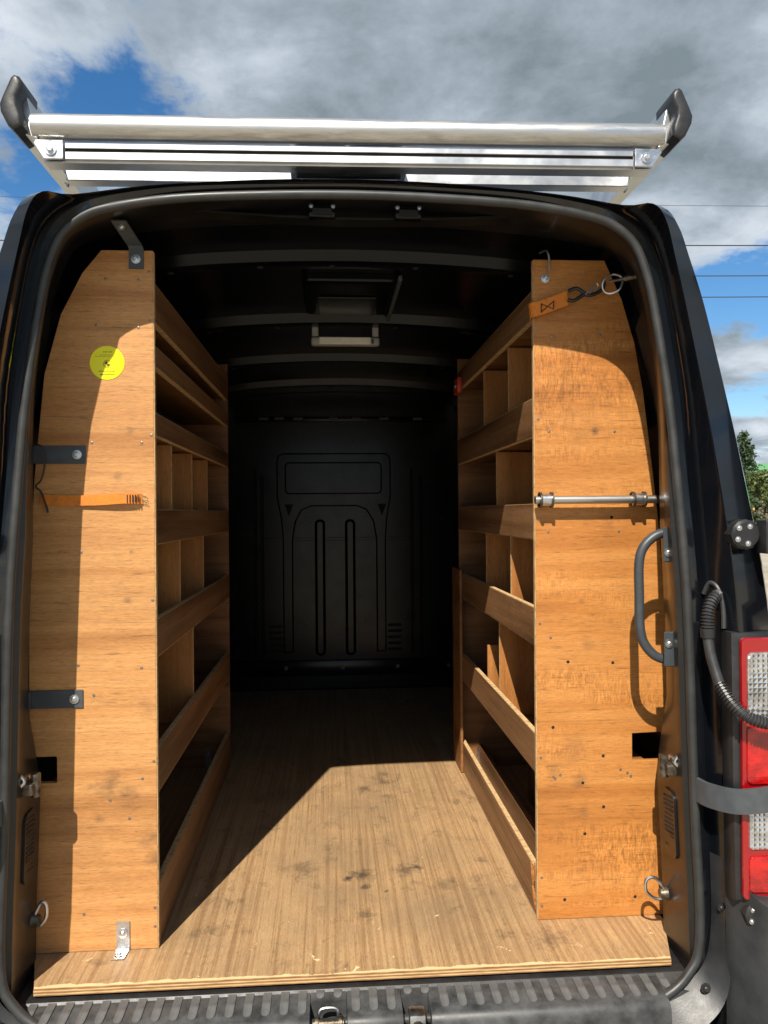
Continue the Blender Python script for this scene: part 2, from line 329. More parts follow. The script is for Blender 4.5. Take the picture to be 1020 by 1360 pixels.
M['ochre_wall'] = plain('ochre_timber_wall', (0.50, 0.30, 0.10), 0.8, 0, 0.2, 3)
M['pole'] = plain('weathered_pole', (0.22, 0.19, 0.15), 0.9, 0, 0.3, 6)
M['wire'] = plain('power_cable', (0.03, 0.03, 0.035), 0.6)
M['glass_dark'] = plain('dark_glass', (0.015, 0.018, 0.02), 0.05)

# ------------------------------------------------------------------ builders
def smooth(me, ang=35):
    bm = bmesh.new(); bm.from_mesh(me)
    bmesh.ops.recalc_face_normals(bm, faces=bm.faces[:])
    for f in bm.faces: f.smooth = True
    for e in bm.edges:
        e.smooth = not (len(e.link_faces) == 2 and e.calc_face_angle(0) > R(ang))
    bm.to_mesh(me); bm.free()
def finish(name, me, mat, parent=None, sm=None, loc=None):
    if sm is not None: smooth(me, sm)
    mats = mat if isinstance(mat, (list, tuple)) else [mat]
    for x in mats: me.materials.append(M[x] if isinstance(x, str) else x)
    o = bpy.data.objects.new(name, me); COL.objects.link(o)
    if loc: o.location = loc
    if parent is not None: attach(o, parent)
    return o
def world_of(o):
    mw = o.matrix_basis.copy()
    if o.parent is not None: mw = world_of(o.parent) @ o.matrix_parent_inverse @ mw
    return mw
def attach(o, p):
    o.parent = p; o.matrix_parent_inverse = world_of(p).inverted()
def tag(o, label=None, cat=None, group=None, kind=None):
    for k, v in (('label', label), ('category', cat), ('group', group), ('kind', kind)):
        if v: o[k] = v
    return o
def empty(name, loc, label, cat, group=None):
    o = bpy.data.objects.new(name, None); COL.objects.link(o); o.location = loc; o.empty_display_size = 0.1
    return tag(o, label, cat, group)
def mesh_from(name, verts, faces):
    me = bpy.data.meshes.new(name); me.from_pydata([tuple(v) for v in verts], [], faces); me.update(); return me
def bm_mesh(bm, name):
    me = bpy.data.meshes.new(name); bm.to_mesh(me); bm.free(); return me
def box_me(name, x0, x1, y0, y1, z0, z1, bev=0.0, seg=1):
    bm = bmesh.new(); bmesh.ops.create_cube(bm, size=1)
    for v in bm.verts: v.co = ((x0+x1)/2+v.co.x*(x1-x0), (y0+y1)/2+v.co.y*(y1-y0), (z0+z1)/2+v.co.z*(z1-z0))
    if bev: bmesh.ops.bevel(bm, geom=bm.edges[:], offset=bev, segments=seg, affect='EDGES', profile=0.5)
    return bm_mesh(bm, name)
def box(name, x0, x1, y0, y1, z0, z1, mat, parent=None, bev=0.0, seg=1):
    return finish(name, box_me(name, x0, x1, y0, y1, z0, z1, bev, seg), mat, parent, 40 if bev and seg > 1 else None)
def prism_me(name, pts, axis, a0, a1, bev=0.0):
    """pts: 2D outline; axis Y: (x,z), axis X: (y,z), axis Z: (x,y)"""
    def P(p, a): return {'Y': (p[0], a, p[1]), 'X': (a, p[0], p[1]), 'Z': (p[0], p[1], a)}[axis]
    bm = bmesh.new()
    v0 = [bm.verts.new(P(p, a0)) for p in pts]; v1 = [bm.verts.new(P(p, a1)) for p in pts]; n = len(pts)
    f0 = bm.faces.new(v0); f1 = bm.faces.new(list(reversed(v1)))
    for i in range(n): bm.faces.new((v0[i], v1[i], v1[(i+1) % n], v0[(i+1) % n]))
    bmesh.ops.recalc_face_normals(bm, faces=bm.faces[:])
    if bev:
        es = [e for e in bm.edges if f0 in e.link_faces or f1 in e.link_faces]
        bmesh.ops.bevel(bm, geom=es, offset=bev, segments=2, affect='EDGES', profile=0.5)
    bmesh.ops.triangulate(bm, faces=[f for f in bm.faces if len(f.verts) > 4])
    return bm_mesh(bm, name)
def prism(name, pts, axis, a0, a1, mat, parent=None, bev=0.0, sm=None):
    return finish(name, prism_me(name, pts, axis, a0, a1, bev), mat, parent, sm if sm else (18 if bev else None))
def crom(pts, sub, closed=False):
    pts = [Vector(p) for p in pts]; n = len(pts); out = []
    rng = range(n) if closed else range(n-1)
    for i in rng:
        if closed: p0, p1, p2, p3 = pts[i-1], pts[i], pts[(i+1) % n], pts[(i+2) % n]
        else: p0, p1, p2, p3 = pts[max(i-1, 0)], pts[i], pts[i+1], pts[min(i+2, n-1)]
        for k in range(sub):
            t = k/sub
            out.append(0.5*((2*p1)+(p2-p0)*t+(2*p0-5*p1+4*p2-p3)*t*t+(3*p1-p0-3*p2+p3)*t**3))
    if not closed: out.append(pts[-1])
    return out
def tube_me(name, pts, rad, seg=12, closed=False, caps=True, flat=None):
    """rad: number or function of index; flat: (a, b) ellipse half axes in the (side, up) frame"""
    pts = [Vector(p) for p in pts]; n = len(pts); verts = []; faces = []
    ref = None
    for i, p in enumerate(pts):
        a = pts[(i-1) % n] if (closed or i > 0) else p; b = pts[(i+1) % n] if (closed or i < n-1) else p
        t = (b-a).normalized()
        if ref is None:
            ref = Vector((0, 0, 1)) if abs(t.z) < 0.9 else Vector((0, 1, 0))
        s = t.cross(ref)
        if s.length < 1e-5: s = t.cross(Vector((1, 0, 0)))
        s.normalize(); u = s.cross(t).normalized(); ref = u
        r = rad(i) if callable(rad) else rad
        ra, rb = (flat if flat else (r, r))
        for k in range(seg):
            an = 2*math.pi*k/seg; verts.append(p+s*math.cos(an)*ra+u*math.sin(an)*rb)
    m_ = n if closed else n-1
    for i in range(m_):
        for k in range(seg):
            a = i*seg+k; b = i*seg+(k+1) % seg; j = ((i+1) % n)*seg
            faces.append((a, b, j+(k+1) % seg, j+k))
    if caps and not closed:
        faces.append(tuple(range(seg))); faces.append(tuple(range((n-1)*seg, n*seg)))
    return mesh_from(name, verts, faces)
def tube(name, pts, rad, mat, parent=None, seg=12, closed=False, flat=None):
    return finish(name, tube_me(name, pts, rad, seg, closed, True, flat), mat, parent, 40)
def ribbon(name, pts, width_dir, width, thick, mat, parent=None):
    """flat band: centre line pts, width along width_dir"""
    pts = [Vector(p) for p in pts]; wd = Vector(width_dir).normalized(); verts = []; faces = []; n = len(pts)
    for i, p in enumerate(pts):
        t = (pts[min(i+1, n-1)]-pts[max(i-1, 0)]).normalized(); nn = t.cross(wd).normalized()
        for a, b in ((-1, -1), (1, -1), (1, 1), (-1, 1)): verts.append(p+wd*a*width/2+nn*b*thick/2)
    for i in range(n-1):
        for k in range(4): faces.append((i*4+k, i*4+(k+1) % 4, i*4+4+(k+1) % 4, i*4+4+k))
    faces.append((0, 1, 2, 3)); faces.append(tuple((n-1)*4+k for k in range(4)))
    return finish(name, mesh_from(name, verts, faces), mat, parent, 30)
def loft_me(name, rows, close_v=False):
    n = len(rows[0]); verts = [v for r in rows for v in r]; faces = []
    for j in range(len(rows)-1):
        for i in range(n-1): faces.append((j*n+i, j*n+i+1, (j+1)*n+i+1, (j+1)*n+i))
    return mesh_from(name, verts, faces)
def lathe_me(name, prof, axis, centre, seg=24):
    """prof: (radius, offset along axis)"""
    c = Vector(centre); verts = []; faces = []; n = len(prof)
    for k in range(seg):
        an = 2*math.pi*k/seg
        for r_, h in prof:
            a, b = r_*math.cos(an), r_*math.sin(an)
            verts.append(c+Vector({'X': (h, a, b), 'Y': (a, h, b), 'Z': (a, b, h)}[axis]))
    for k in range(seg):
        for i in range(n-1): faces.append((k*n+i, k*n+i+1, ((k+1) % seg)*n+i+1, ((k+1) % seg)*n+i))
    return mesh_from(name, verts, faces)
def rrect(x0, x1, z0, z1, r, n=5):
    out = []
    for cx, cz, a0 in ((x1-r, z1-r, 0), (x0+r, z1-r, 90), (x0+r, z0+r, 180), (x1-r, z0+r, 270)):
        for k in range(n+1):
            a = R(a0+90*k/n); out.append((cx+r*math.cos(a), cz+r*math.sin(a)))
    return out
BOLT = {}
def bolt(parent, loc, d='-Y', size=0.009, name='bolt', mat='steel'):
    key = (d, size, mat)
    if key not in BOLT:
        ax = d[1]; s = -1 if d[0] == '-' else 1
        prof = [(0.0001, s*0.75*size), (0.45*size, s*0.75*size), (0.62*size, s*0.6*size), (0.62*size, s*0.25*size), (1.15*size, s*0.22*size), (1.15*size, -s*0.05*size)]
        me = lathe_me('bolt', prof, ax, (0, 0, 0), 10); smooth(me, 40); me.materials.append(M[mat]); BOLT[key] = me
    o = bpy.data.objects.new(name, BOLT[key]); COL.objects.link(o); o.location = loc; attach(o, parent); return o

FZ = 0.60        # top of the plywood load floor

# ------------------------------------------------------------------ ground
def ground():
    n = 40; S = 900.0; verts = []; faces = []
    for j in range(n+1):
        for i in range(n+1):
            u = (i/n-0.5)*2; v = (j/n-0.5)*2
            x = S*u*abs(u)**1.5; y = S*v*abs(v)**1.5
            verts.append((x, y, 0.04*math.sin(x*0.07)*math.cos(y*0.05) if abs(x)+abs(y) > 20 else 0))
    for j in range(n):
        for i in range(n):
            a = j*(n+1)+i; faces.append((a, a+1, a+n+2, a+n+1))
    o = finish('ground', mesh_from('ground', verts, faces), 'gravel', None, 60); o['kind'] = 'structure'
    pts = [(-300, 33), (-60, 30.5), (-10, 31.5), (18, 30), (60, 32), (300, 34), (300, 300), (-300, 300)]
    g = finish('grass_field', prism_me('grass_field', pts, 'Z', -0.05, 0.09), 'grass'); g['kind'] = 'structure'
ground()

# ------------------------------------------------------------------ van
van = empty('van', (0, 2.5, 0), 'black panel van seen from behind with its rear doors open', 'van')

# right-half stations, bottom to roof centre: seal edge A, flange B, crease C, silhouette S  (x, y, z)
ST = [
    ((0.870, .10, .40), (0.890, .10, .40), (0.915, .00, .40), (1.035, .04, .40)),
    ((0.864, .10, .72), (0.886, .10, .72), (0.915, .00, .72), (1.035, .04, .72)),
    ((0.853, .10, 1.0), (0.876, .10, 1.0), (0.915, .00, 1.0), (1.035, .04, 1.0)),
    ((0.848, .10, 1.17), (0.870, .10, 1.17), (0.915, .00, 1.17), (1.030, .04, 1.17)),
    ((0.837, .10, 1.54), (0.858, .10, 1.54), (0.902, .00, 1.54), (1.003, .04, 1.54)),
    ((0.812, .10, 1.86), (0.830, .10, 1.86), (0.856, .00, 1.86), (0.940, .035, 1.86)),
    ((0.791, .10, 2.06), (0.812, .10, 2.06), (0.820, .00, 2.06), (0.892, .03, 2.06)),
    ((0.762, .10, 2.25), (0.782, .10, 2.25), (0.782, .00, 2.25), (0.845, .03, 2.25)),
    ((0.737, .10, 2.36), (0.757, .10, 2.365), (0.756, .00, 2.37), (0.806, .03, 2.37)),
    ((0.707, .10, 2.43), (0.722, .10, 2.447), (0.736, .00, 2.450), (0.780, .03, 2.440)),
    ((0.660, .10, 2.474), (0.670, .10, 2.492), (0.706, .005, 2.490), (0.745, .04, 2.490)),
    ((0.595, .10, 2.500), (0.600, .095, 2.517), (0.655, .055, 2.505), (0.680, .10, 2.516)),
    ((0.440, .10, 2.526), (0.440, .09, 2.541), (0.490, .07, 2.535), (0.490, .12, 2.548)),
    ((0.220, .10, 2.540), (0.220, .09, 2.553), (0.220, .07, 2.555), (0.220, .12, 2.567)),
    ((0.000, .10, 2.545), (0.000, .09, 2.557), (0.000, .07, 2.560), (0.000, .12, 2.572)),
]
LEAN = 0.035            # the rear end leans forward towards the roof
VX = -0.004             # centre line of the van body
def lean(p):
    x, y, z = p
    t = max(0, min(1, (z-1.45)/.85)); d = LEAN*t*t*(3-2*t); k = 1+d/(1.80+y)
    return (x*k, y+d, 1.76+(z-1.76)*k)
ST = [tuple(lean(p) for p in st) for st in ST]
def row(k, f=None):
    r = crom([s[k] for s in ST], 4)
    if f: r = [Vector(f(p)) for p in r]
    return r
A, B_, C_, S_ = row(0), row(1), row(2), row(3)
def inward(p, d):
    """move a section point towards the inside of the load space"""
    n = Vector((p.x*1.2, 0, max(0, (p.z-2.15))*3.0)); 
    if n.length < 1e-6: n = Vector((0, 0, 1))
    if p.z < 2.0: n = Vector((1, 0, 0))
    return p-n.normalized()*d
def setY(r, y): return [Vector((p.x, y, p.z)) for p in r]
def full(rows):
    """mirror half rows (right) to whole rows: left bottom -> roof -> right bottom"""
    out = []
    for r in rows:
        right = [Vector((p.x+VX, p.y, p.z)) for p in reversed(r)]; left = [Vector((VX-p.x, p.y, p.z)) for p in r]
        out.append(left+right[1:])
    return out
lipd = lambda p: .030 if p.z < 1.7 else max(.008, .030-.022*(p.z-1.7)/.4)
A0 = [Vector((q.x, q.y+.018, q.z)) for q in [inward(p, lipd(p)) for p in A]]
A1 = [Vector((q.x, q.y+.035, q.z)) for q in [inward(p, lipd(p)+.001) for p in A]]
INW = [inward(p, .055 if p.z < 2.3 else .032) for p in S_]
J1 = [Vector((a.x+.006+.036*max(0, min(1, (a.z-1.06)/.2)), .285, a.z+.004 if a.z > 2.2 else a.z)) for a in A1]
J15 = [Vector((j.x*.8+i.x*.2, .300, j.z*.6+i.z*.4)) for j, i in zip(J1, INW)]
J2 = [Vector((i.x, .345, i.z)) for i in INW]
Binner = [p+Vector((0, .012, 0)) for p in A]
Cb = [p+Vector((0, .004, 0)) for p in C_]
Cc = [c.lerp(s, 0.035)+Vector((0, -.002, 0)) for c, s in zip(C_, S_)]
Sb = [c.lerp(s, 0.88)+Vector((0, -.012, 0)) for c, s in zip(C_, S_)]
fr = finish('door_frame', loft_me('door_frame', full([A, B_, [b.lerp(c, .06)+Vector((0, 0, 0)) for b, c in zip(B_, C_)], Cb, Cc, Sb, S_])), 'paint', van, 38)
fr['label'] = 'glossy black rear pillars and roof edge around the load opening'
jm = finish('jamb_lining', loft_me('jamb_lining', full([A, A0, A1, J1, J15, J2])), 'jamb', van, 38)
# outer skin to the nose of the van
rows = [S_]
for y, k, mx in ((.22, 1.004, 1.005), (.6, 1.008, 1.01), (1.6, 1.01, 1.012), (3.3, 1.008, 1.01), (3.75, .99, 1.0), (4.15, .80, .985), (4.62, .49, .965), (5.2, .37, .90), (5.42, .30, .82), (5.50, .12, .72)):
    rows.append([Vector((p.x*mx, y, 0.40+(p.z-0.40)*k)) for p in S_])
skin = finish('body_shell', loft_me('body_shell', full(rows)), 'paint', van, 38)
# inner skin
inn = [J2]+[setY(INW, y) for y in (.8, 2.0, 3.28)]
finish('inner_wall', loft_me('inner_wall', full(inn)), 'paint_in', van, 38)
box('chassis_floor', -.93, .93, .13, 5.2, .42, .575, 'black_plastic', van, .01)

# roof height of the inner skin at x
def inner_roof(x):
    x = abs(x); best = None
    for p, q in zip(INW[:-1], INW[1:]):
        if min(p.x, q.x)-1e-6 <= x <= max(p.x, q.x)+1e-6 and p.z > 2.2:
            t = (x-p.x)/((q.x-p.x) or 1); z = p.z+(q.z-p.z)*t; best = z if best is None else max(best, z)
    return best if best else 2.3
for y, w, dz in ((.60, .075, .030), (1.35, .10, .035), (2.12, .075, .035), (2.84, .075, .035)):
    xs = [i/12*.70 for i in range(-12, 13)]; prof = ((-w/2-.018, .012), (-w/2, -dz), (-w/4, -dz-.004), (w/4, -dz-.004), (w/2, -dz), (w/2+.018, .012))
    rws = [[Vector((VX+x, y+a, inner_roof(x)+b)) for a, b in prof] for x in xs]
    bo = finish('roof_bow', loft_me('roof_bow', rws), 'paint_in', van, 25)
    for x in (-.55, -.28, -.06, .2, .5):
        finish('bow_hole', lathe_me('bow_hole', [(0.0001, 0), (.009, 0), (.011, .003)], 'Z', (x, y, inner_roof(x)-dz-.0065), 10), 'dark', bo)
# flat roof box with its frame between the first two bows
zc = inner_roof(0)
rb = finish('roof_hatch', prism_me('roof_hatch', rrect(-.16, .17, .78, 1.22, .03), 'Z', zc-.028, zc+.01, .008), 'paint_in', van, 40)
box('hatch_panel', -.11, .10, .95, 1.19, zc-.036, zc-.0285, 'paint_in', rb, .003)
box('hatch_strut', .155, .168, .70, 1.24, zc-.046, zc-.0285, 'grey_paint', rb, .003)
# load light under the second bow
ll = finish('load_light', box_me('load_light', -.145, .135, 1.36, 1.40, zc-.113, zc-.079, .010, 3), 'lamp_body', van, 40)
box('diffuser', -.112, .098, 1.352, 1.359, zc-.110, zc-.082, 'lamp_lens', ll, .002)
box('switch', .102, .110, 1.353, 1.359, zc-.107, zc-.090, 'black_plastic', ll)
for x in (-.128, .118): box('lamp_bracket', x-.013, x+.013, 1.365, 1.395, zc-.076, zc-.035, 'lamp_body', ll, .003)
# door latch keepers under the roof edge
for x in (-.085, .135):
    lk = finish('latch_keeper', box_me('latch_keeper', x-.034, x+.034, .178, .205, zc-.045, zc-.012, .005, 2), 'paint_in', van, 40)
    box('keeper_slot', x-.024, x+.024, .172, .1775, zc-.040, zc-.025, 'dark', lk)
    for s in (-1, 1): bolt(lk, (x+s*.028, .1775, zc-.018), '-Y', .005)
ribbon('header_lip', crom([(-.42, .26, zc-.012), (-.2, .24, zc-.030), (0, .235, zc-.036), (.22, .24, zc-.030), (.42, .26, zc-.012)], 6), (0, 1, 0), .05, .006, 'jamb', van)

# rubber seal round the whole opening
half = [(0, .07, .535), (.35, .07, .535), (.64, .07, .537), (.74, .075, .55), (.815, .085, .60), (.852, .095, .69)]
for st_ in ST[2:]:
    q = inward(Vector(st_[0]), .013); half.append((max(0, q.x), q.y-.008, q.z))
loop = [(x+VX, y, z) for x, y, z in half+[(-x, y, z) for x, y, z in reversed(half[1:-1])]]
tube('rubber_seal', crom(loop, 5, True), 0.0118, 'rubber', van, 10, True)

# bulkhead ------------------------------------------------------------
BY = 3.30
bk = finish('bulkhead', prism_me('bulkhead', [(VX+p.x, p.z) for p in INW[2:]]+[(VX-p.x, p.z) for p in reversed(INW[2:-1])], 'Y', BY, BY+.02), 'bulk_paint', van)
def bprism(name, pts, d, bev=.007, mat='bulk_paint', parent=bk): return prism(name, pts, 'Y', BY-d, BY+.004, mat, parent, bev)
# pressed surround: a wide head with two legs
sur = [(-.425, 2.10), (-.415, 2.135), (-.385, 2.15), (.285, 2.15), (.315, 2.135), (.325, 2.10), (.325, 1.86), (.30, 1.72), (.29, 1.58), (.29, .84), (.225, .84), (.225, 1.58), (.205, 1.70), (.16, 1.775), (.10, 1.80),
       (-.20, 1.80), (-.26, 1.775), (-.30, 1.70), (-.32, 1.58), (-.32, .84), (-.388, .84), (-.388, 1.58), (-.398, 1.72), (-.425, 1.86)]
su = bprism('pressed_surround', sur, .014, .009)
prism('pressed_window', rrect(-.37, .265, 1.88, 2.09, .03), 'Y', BY-.026, BY-.0135, 'bulk_paint', su, .009)
for x in (-.345, .265): prism('pressed_triangle', [(x-.028, 1.815), (x+.028, 1.815), (x, 1.735)], 'Y', BY-.0155, BY-.0135, 'dark', su)
for x0 in (-.178, .020): bprism('pressed_rib', rrect(x0, x0+.068, .82, 1.715, .030), .024, .017)
for x0, z0, z1 in ((-.575, .83, 2.05), (-.53, .83, 2.0), (.455, .82, 2.05), (.515, .82, 2.0), (.64, .80, 1.75)):
    bprism('pressed_bead', rrect(x0, x0+.02, z0, z1, .009), .010, .007)
box('cross_crease', -.50, .45, BY-.006, BY+.004, 1.575, 1.595, 'bulk_paint', bk, .002)
for x0 in (-.485, .300):
    for k in range(5): bprism('vent_slot', rrect(x0, x0+.09, .845+k*.040, .862+k*.040, .007), .004, 0, 'dark')
box('foot_flange', -.80, .80, BY-.03, BY-.001, .69, .79, 'bulk_paint', bk, .008, 2)
for x in (-.74, -.37, 0, .36, .70): bolt(bk, (x, BY-.0305, .745), '-Y', .012, 'bolt', 'grease_metal')
box('head_flange', -.70, .70, BY-.05, BY-.001, 2.355, 2.385, 'bulk_paint', bk, .006, 2)
for x in (-.5, -.4, -.28, -.05, .1, .28, .5): box('clip', x-.03, x+.03, BY-.056, BY-.0505, 2.362, 2.378, 'grey_paint', bk)

# sill plate with tread pads -------------------------------------------
SL = math.atan2(.05, 1)
sill_bm = bmesh.new()
def sill_piece(x0, x1, yr):
    zr =   .571-.05*(.150-yr)
    pf = [(.26, .572), (.150, .571), (yr, zr), (yr-.010, zr-.006), (yr-.016, zr-.018), (yr-.020, .49), (.26, .49)] if yr < .06 else [(.26, .572), (.150, .571), (yr, zr), (yr, .49), (.26, .49)]
    me = prism_me('sill', pf, 'X', x0, x1, .0015); sill_bm.from_mesh(me); bpy.data.meshes.remove(me)
for x0, x1, yr in ((-.830, -.7605, .072), (-.760, -.1280, .046), (-.1275, -.0395, .104), (-.039, .094, .046), (.0945, .1605, .104), (.161, .745, .046), (.7455, .815, .072)): sill_piece(x0, x1, yr)
sill = finish('sill_plate', bm_mesh(sill_bm, 'sill_plate'), 'pad_plate', van, 40)
pad = {}
def pad_me(l):
    if l not in pad:
        me = prism_me('tread_pad', rrect(-.0105, .0105, -l/2, l/2, .010, 4), 'Z', -.002, .0035, .0012); smooth(me, 40); me.materials.append(M['pad']); pad[l] = me
    return pad[l]
x = -.795
while x < .775:
    short = (-.142 < x < -.028) or (.078 < x < .175)
    l, yc = (.038, .131) if short else ((.060, .118) if (x < -.76 or x > .74) else (.090, .105))
    o = bpy.data.objects.new('tread_pad', pad_me(l)); COL.objects.link(o); o.location = (x, yc,   .571-.05*(.150-yc)); o.rotation_euler = (SL, 0, 0); attach(o, sill)
    x += .0432
for x0, x1, w in ((-.1275, -.0395, 0), (.0945, .1605, 1)):
    pk = box('latch_pocket', x0+.001, x1-.001, .0, .1035, .500, .520, 'dark', van)
    xc = (x0+x1)/2
    if w == 0:
        tube('latch_pin', [(x0+.008, .05, .548), (x1-.008, .05, .548)], .009, 'grease_metal', pk, 12)
        for s in (-1, 1): finish('latch_ring', lathe_me('latch_ring', [(.009, -.004), (.016, -.004), (.016, .004), (.009, .004)], 'X', (xc+s*.028, .05, .548), 16), 'grease_metal', pk, 40)
        tube('latch_loop', crom([(xc-.024, .068, .545), (xc-.018, .073, .568), (xc+.018, .073, .568), (xc+.024, .068, .545)], 5), .004, 'steel', pk, 8)
    else:
        box('latch_block', xc-.020, xc+.020, .030, .072, .525, .568, 'steel', pk, .006, 2)
        finish('latch_eye', lathe_me('latch_eye', [(0.0001, -.004), (.009, -.004), (.012, -.006), (.014, 0)], 'Y', (xc, .030, .542), 14), 'dark', pk)
        box('latch_base', x0+.006, x1-.006, .02, .07, .5205, .530, 'grease_metal', pk, .003)

# rear bumper: step and two corner wings -------------------------------
bp = prism('bumper', [(.02, .49), (-.10, .485), (-.16, .46), (-.17, .36), (-.13, .30), (.04, .30)], 'X', -.92, .92, 'plastic', van, .01)
for s in (-1, 1):
    secs = []
    for z, g in ((.30, .0), (.45, .0), (.60, -.004), (.72, -.012), (.80, -.022), (.835, -.04)):
        dz = z
        pl = [(.872, .05), (.880, .02), (.915, -.035+g*.6), (.955, -.075-g*.4), (.995, -.085-g), (1.035+g*.5, -.06-g), (1.05+g, .0), (1.052+g, .12), (1.052+g, .45)]
        secs.append([Vector((VX+s*(a+.024), b, dz+(0.03 if i < 2 and z > .7 else 0))) for i, (a, b) in enumerate(pl)])
    top = [Vector((VX+s*(abs(p.x-VX)*.55+1.01*.45), p.y*.5+.08, .85)) for p in secs[-1]]
    w = finish('bumper_corner', loft_me('bumper_corner', [crom(r, 4) for r in secs+[top]]), 'plastic', van, 50)
    # plastic trim strip beside the seal with its clip screws
    tr = finish('bumper_trim', loft_me('bumper_trim', [[Vector((VX+s*(a+.014), b, c)) for a, b, c in crom(rr, 5)] for rr in (
        [(.864, .094, .90), (.866, .094, .72), (.842, .090, .62), (.76, .080, .555), (.66, .074, .515)],
        [(.885, .050, .90), (.890, .045, .72), (.875, .030, .58), (.80, .012, .51), (.68, .0, .47)])]), 'black_plastic', van, 50)
    bolt(tr, (VX+s*.891, .064, .775), '-Y', .008, 'clip_screw', 'black_plastic'); bolt(tr, (VX+s*.844, .052, .585), '-Y', .011, 'clip_screw', 'black_plastic')

# tail lamps ------------------------------------------------------------
for s in (-1, 1):
    def lx(z): return (.884 if z > 1.2 else .886), (.985 if z < 1.3 else .968)
    tl = finish('tail_lamp', prism_me('tail_lamp', [(VX+s*a, b) for a, b in ((.886, 1.465), (1.005, 1.465), (1.026, 1.2), (1.034, .825), (.892, .825), (.888, 1.1))], 'Y', -.004, .05, .006), 'black_plastic', van, 40)
    tl['label'] = 'red and clear tail lamp on the rear pillar'
    def seg(nm, z0, z1, xi, xo, y, mt, par=tl, r=.012): return prism(nm, [(VX+s*(a+.028), (b-1.17)*1.03+1.143) for a, b in rrect(xi, xo, z0, z1, r)], 'Y', y, y+.014, mt, par, .004)
    frm = seg('red_rim', .868, 1.472, .876, .992, -.018, 'red_rim')
    seg('clear_window', 1.285, 1.440, .888, .975, -.023, 'clear_lens', frm, .016)
    seg('red_window', 1.135, 1.270, .886, .982, -.023, 'red_lens', frm)
    seg('clear_window', .985, 1.110, .890, .984, -.023, 'clear_lens', frm, .008)
    seg('red_window', .885, .970, .890, .986, -.023, 'red_lens', frm)

# hinges, check arms, doors, conduit -------------------------------------
for s in (-1, 1):
    for z in (1.700, .795):
        hx = VX+s*(.918 if z > 1 else .945)
        hg = finish('door_hinge', lathe_me('door_hinge', [(0.0001, -.012), (.030, -.012), (.036, -.006), (.036, .03)], 'Y', (hx, -.010, z), 12), 'black_plastic', van, 30)
        for k in range(4):
            an = R(60+75*k); bolt(hg, (hx-s*.004+.022*math.cos(an), -.022, z+.022*math.sin(an)), '-Y', .006)
        box('hinge_knuckle', min(hx+s*.03, hx+s*.055), max(hx+s*.03, hx+s*.055), -.050, -.005, z-.045, z+.035, 'black_plastic', hg, .005, 2)
        box('hinge_arm', min(hx+s*.054, hx+s*.15), max(hx+s*.054, hx+s*.15), -.065, -.035, z-.028, z+.022, 'grey_paint', hg, .005, 2)
    ck = ribbon('check_arm', crom([(VX+s*.842, .085, 1.062), (VX+s*.850, .04, 1.063), (VX+s*.880, -.015, 1.068), (VX+s*.92, -.040, 1.076), (VX+s*1.00, -.052, 1.088), (VX+s*1.14, -.058, 1.094)], 6), (0, 0, 1), .058, .010, 'grey_paint', van)
    ck['label'] = 'grey steel door check arm'
    # door swung right round, standing square out from the hinge side
    dr = finish('rear_door', loft_me('rear_door', [[Vector((VX+s*(1.12+x_*w_), -.075+d_, z)) for x_, d_ in ((0, 0), (.03, -.035), (.97, -.035), (1, 0), (.97, .035), (.03, .035), (0, 0))]
                 for z, w_ in ((.52, .80), (.56, .80), (1.0, .79), (1.5, .77), (2.0, .73), (2.3, .66), (2.45, .52), (2.47, .5))]), 'paint', van, 30)
    box('inner_card', *sorted((VX+s*1.20, VX+s*1.78)), -.118, -.1085, .72, 1.9, 'black_plastic', dr, .004, 2)

cd = [(.884, .060, 1.545), (.872, .045, 1.548), (.852, .035, 1.530), (.842, .030, 1.500), (.840, .028, 1.455)]
mid = [(.840, .028, 1.455), (.842, .015, 1.405), (.850, -.008, 1.345)]
low = [(.850, -.008, 1.345), (.866, -.038, 1.305), (.892, -.058, 1.278), (.93, -.068, 1.266), (.98, -.074, 1.266), (1.06, -.08, 1.28)]
co = finish('wiring_conduit', tube_me('wiring_conduit', crom(mid, 6), .0125, 12), 'conduit', van, 40); co['label'] = 'corrugated black wiring conduit running to the open door'
def corrugated(pts, r0, r1, pitch, nm):
    p = crom(pts, 12); out = [p[0]]; 
    # resample evenly
    acc = 0; last = p[0]
    for q in p[1:]:
        d = (q-last).length
        while acc+d >= pitch/4:
            t = (pitch/4-acc)/d; last = last.lerp(q, t); out.append(last.copy()); d = (q-last).length; acc = 0
        acc += d; last = q
    finish(nm, tube_me(nm, out, lambda i: r1 if (i % 4) < 2 else r0, 12), 'conduit', co, 20)
corrugated(cd, .0115, .0155, .0075, 'corrugated_sleeve'); corrugated(low, .0110, .0150, .0075, 'corrugated_sleeve')
tube('conduit_clip', [(.840, .028, 1.472), (.8405, .028, 1.450)], .017, 'black_plastic', co, 14)
tube('grommet', crom([(.884, .034, 1.47), (.884, .038, 1.53), (.878, .050, 1.568), (.868, .070, 1.578), (.860, .085, 1.55)], 5), .006, 'rubber', co, 8)

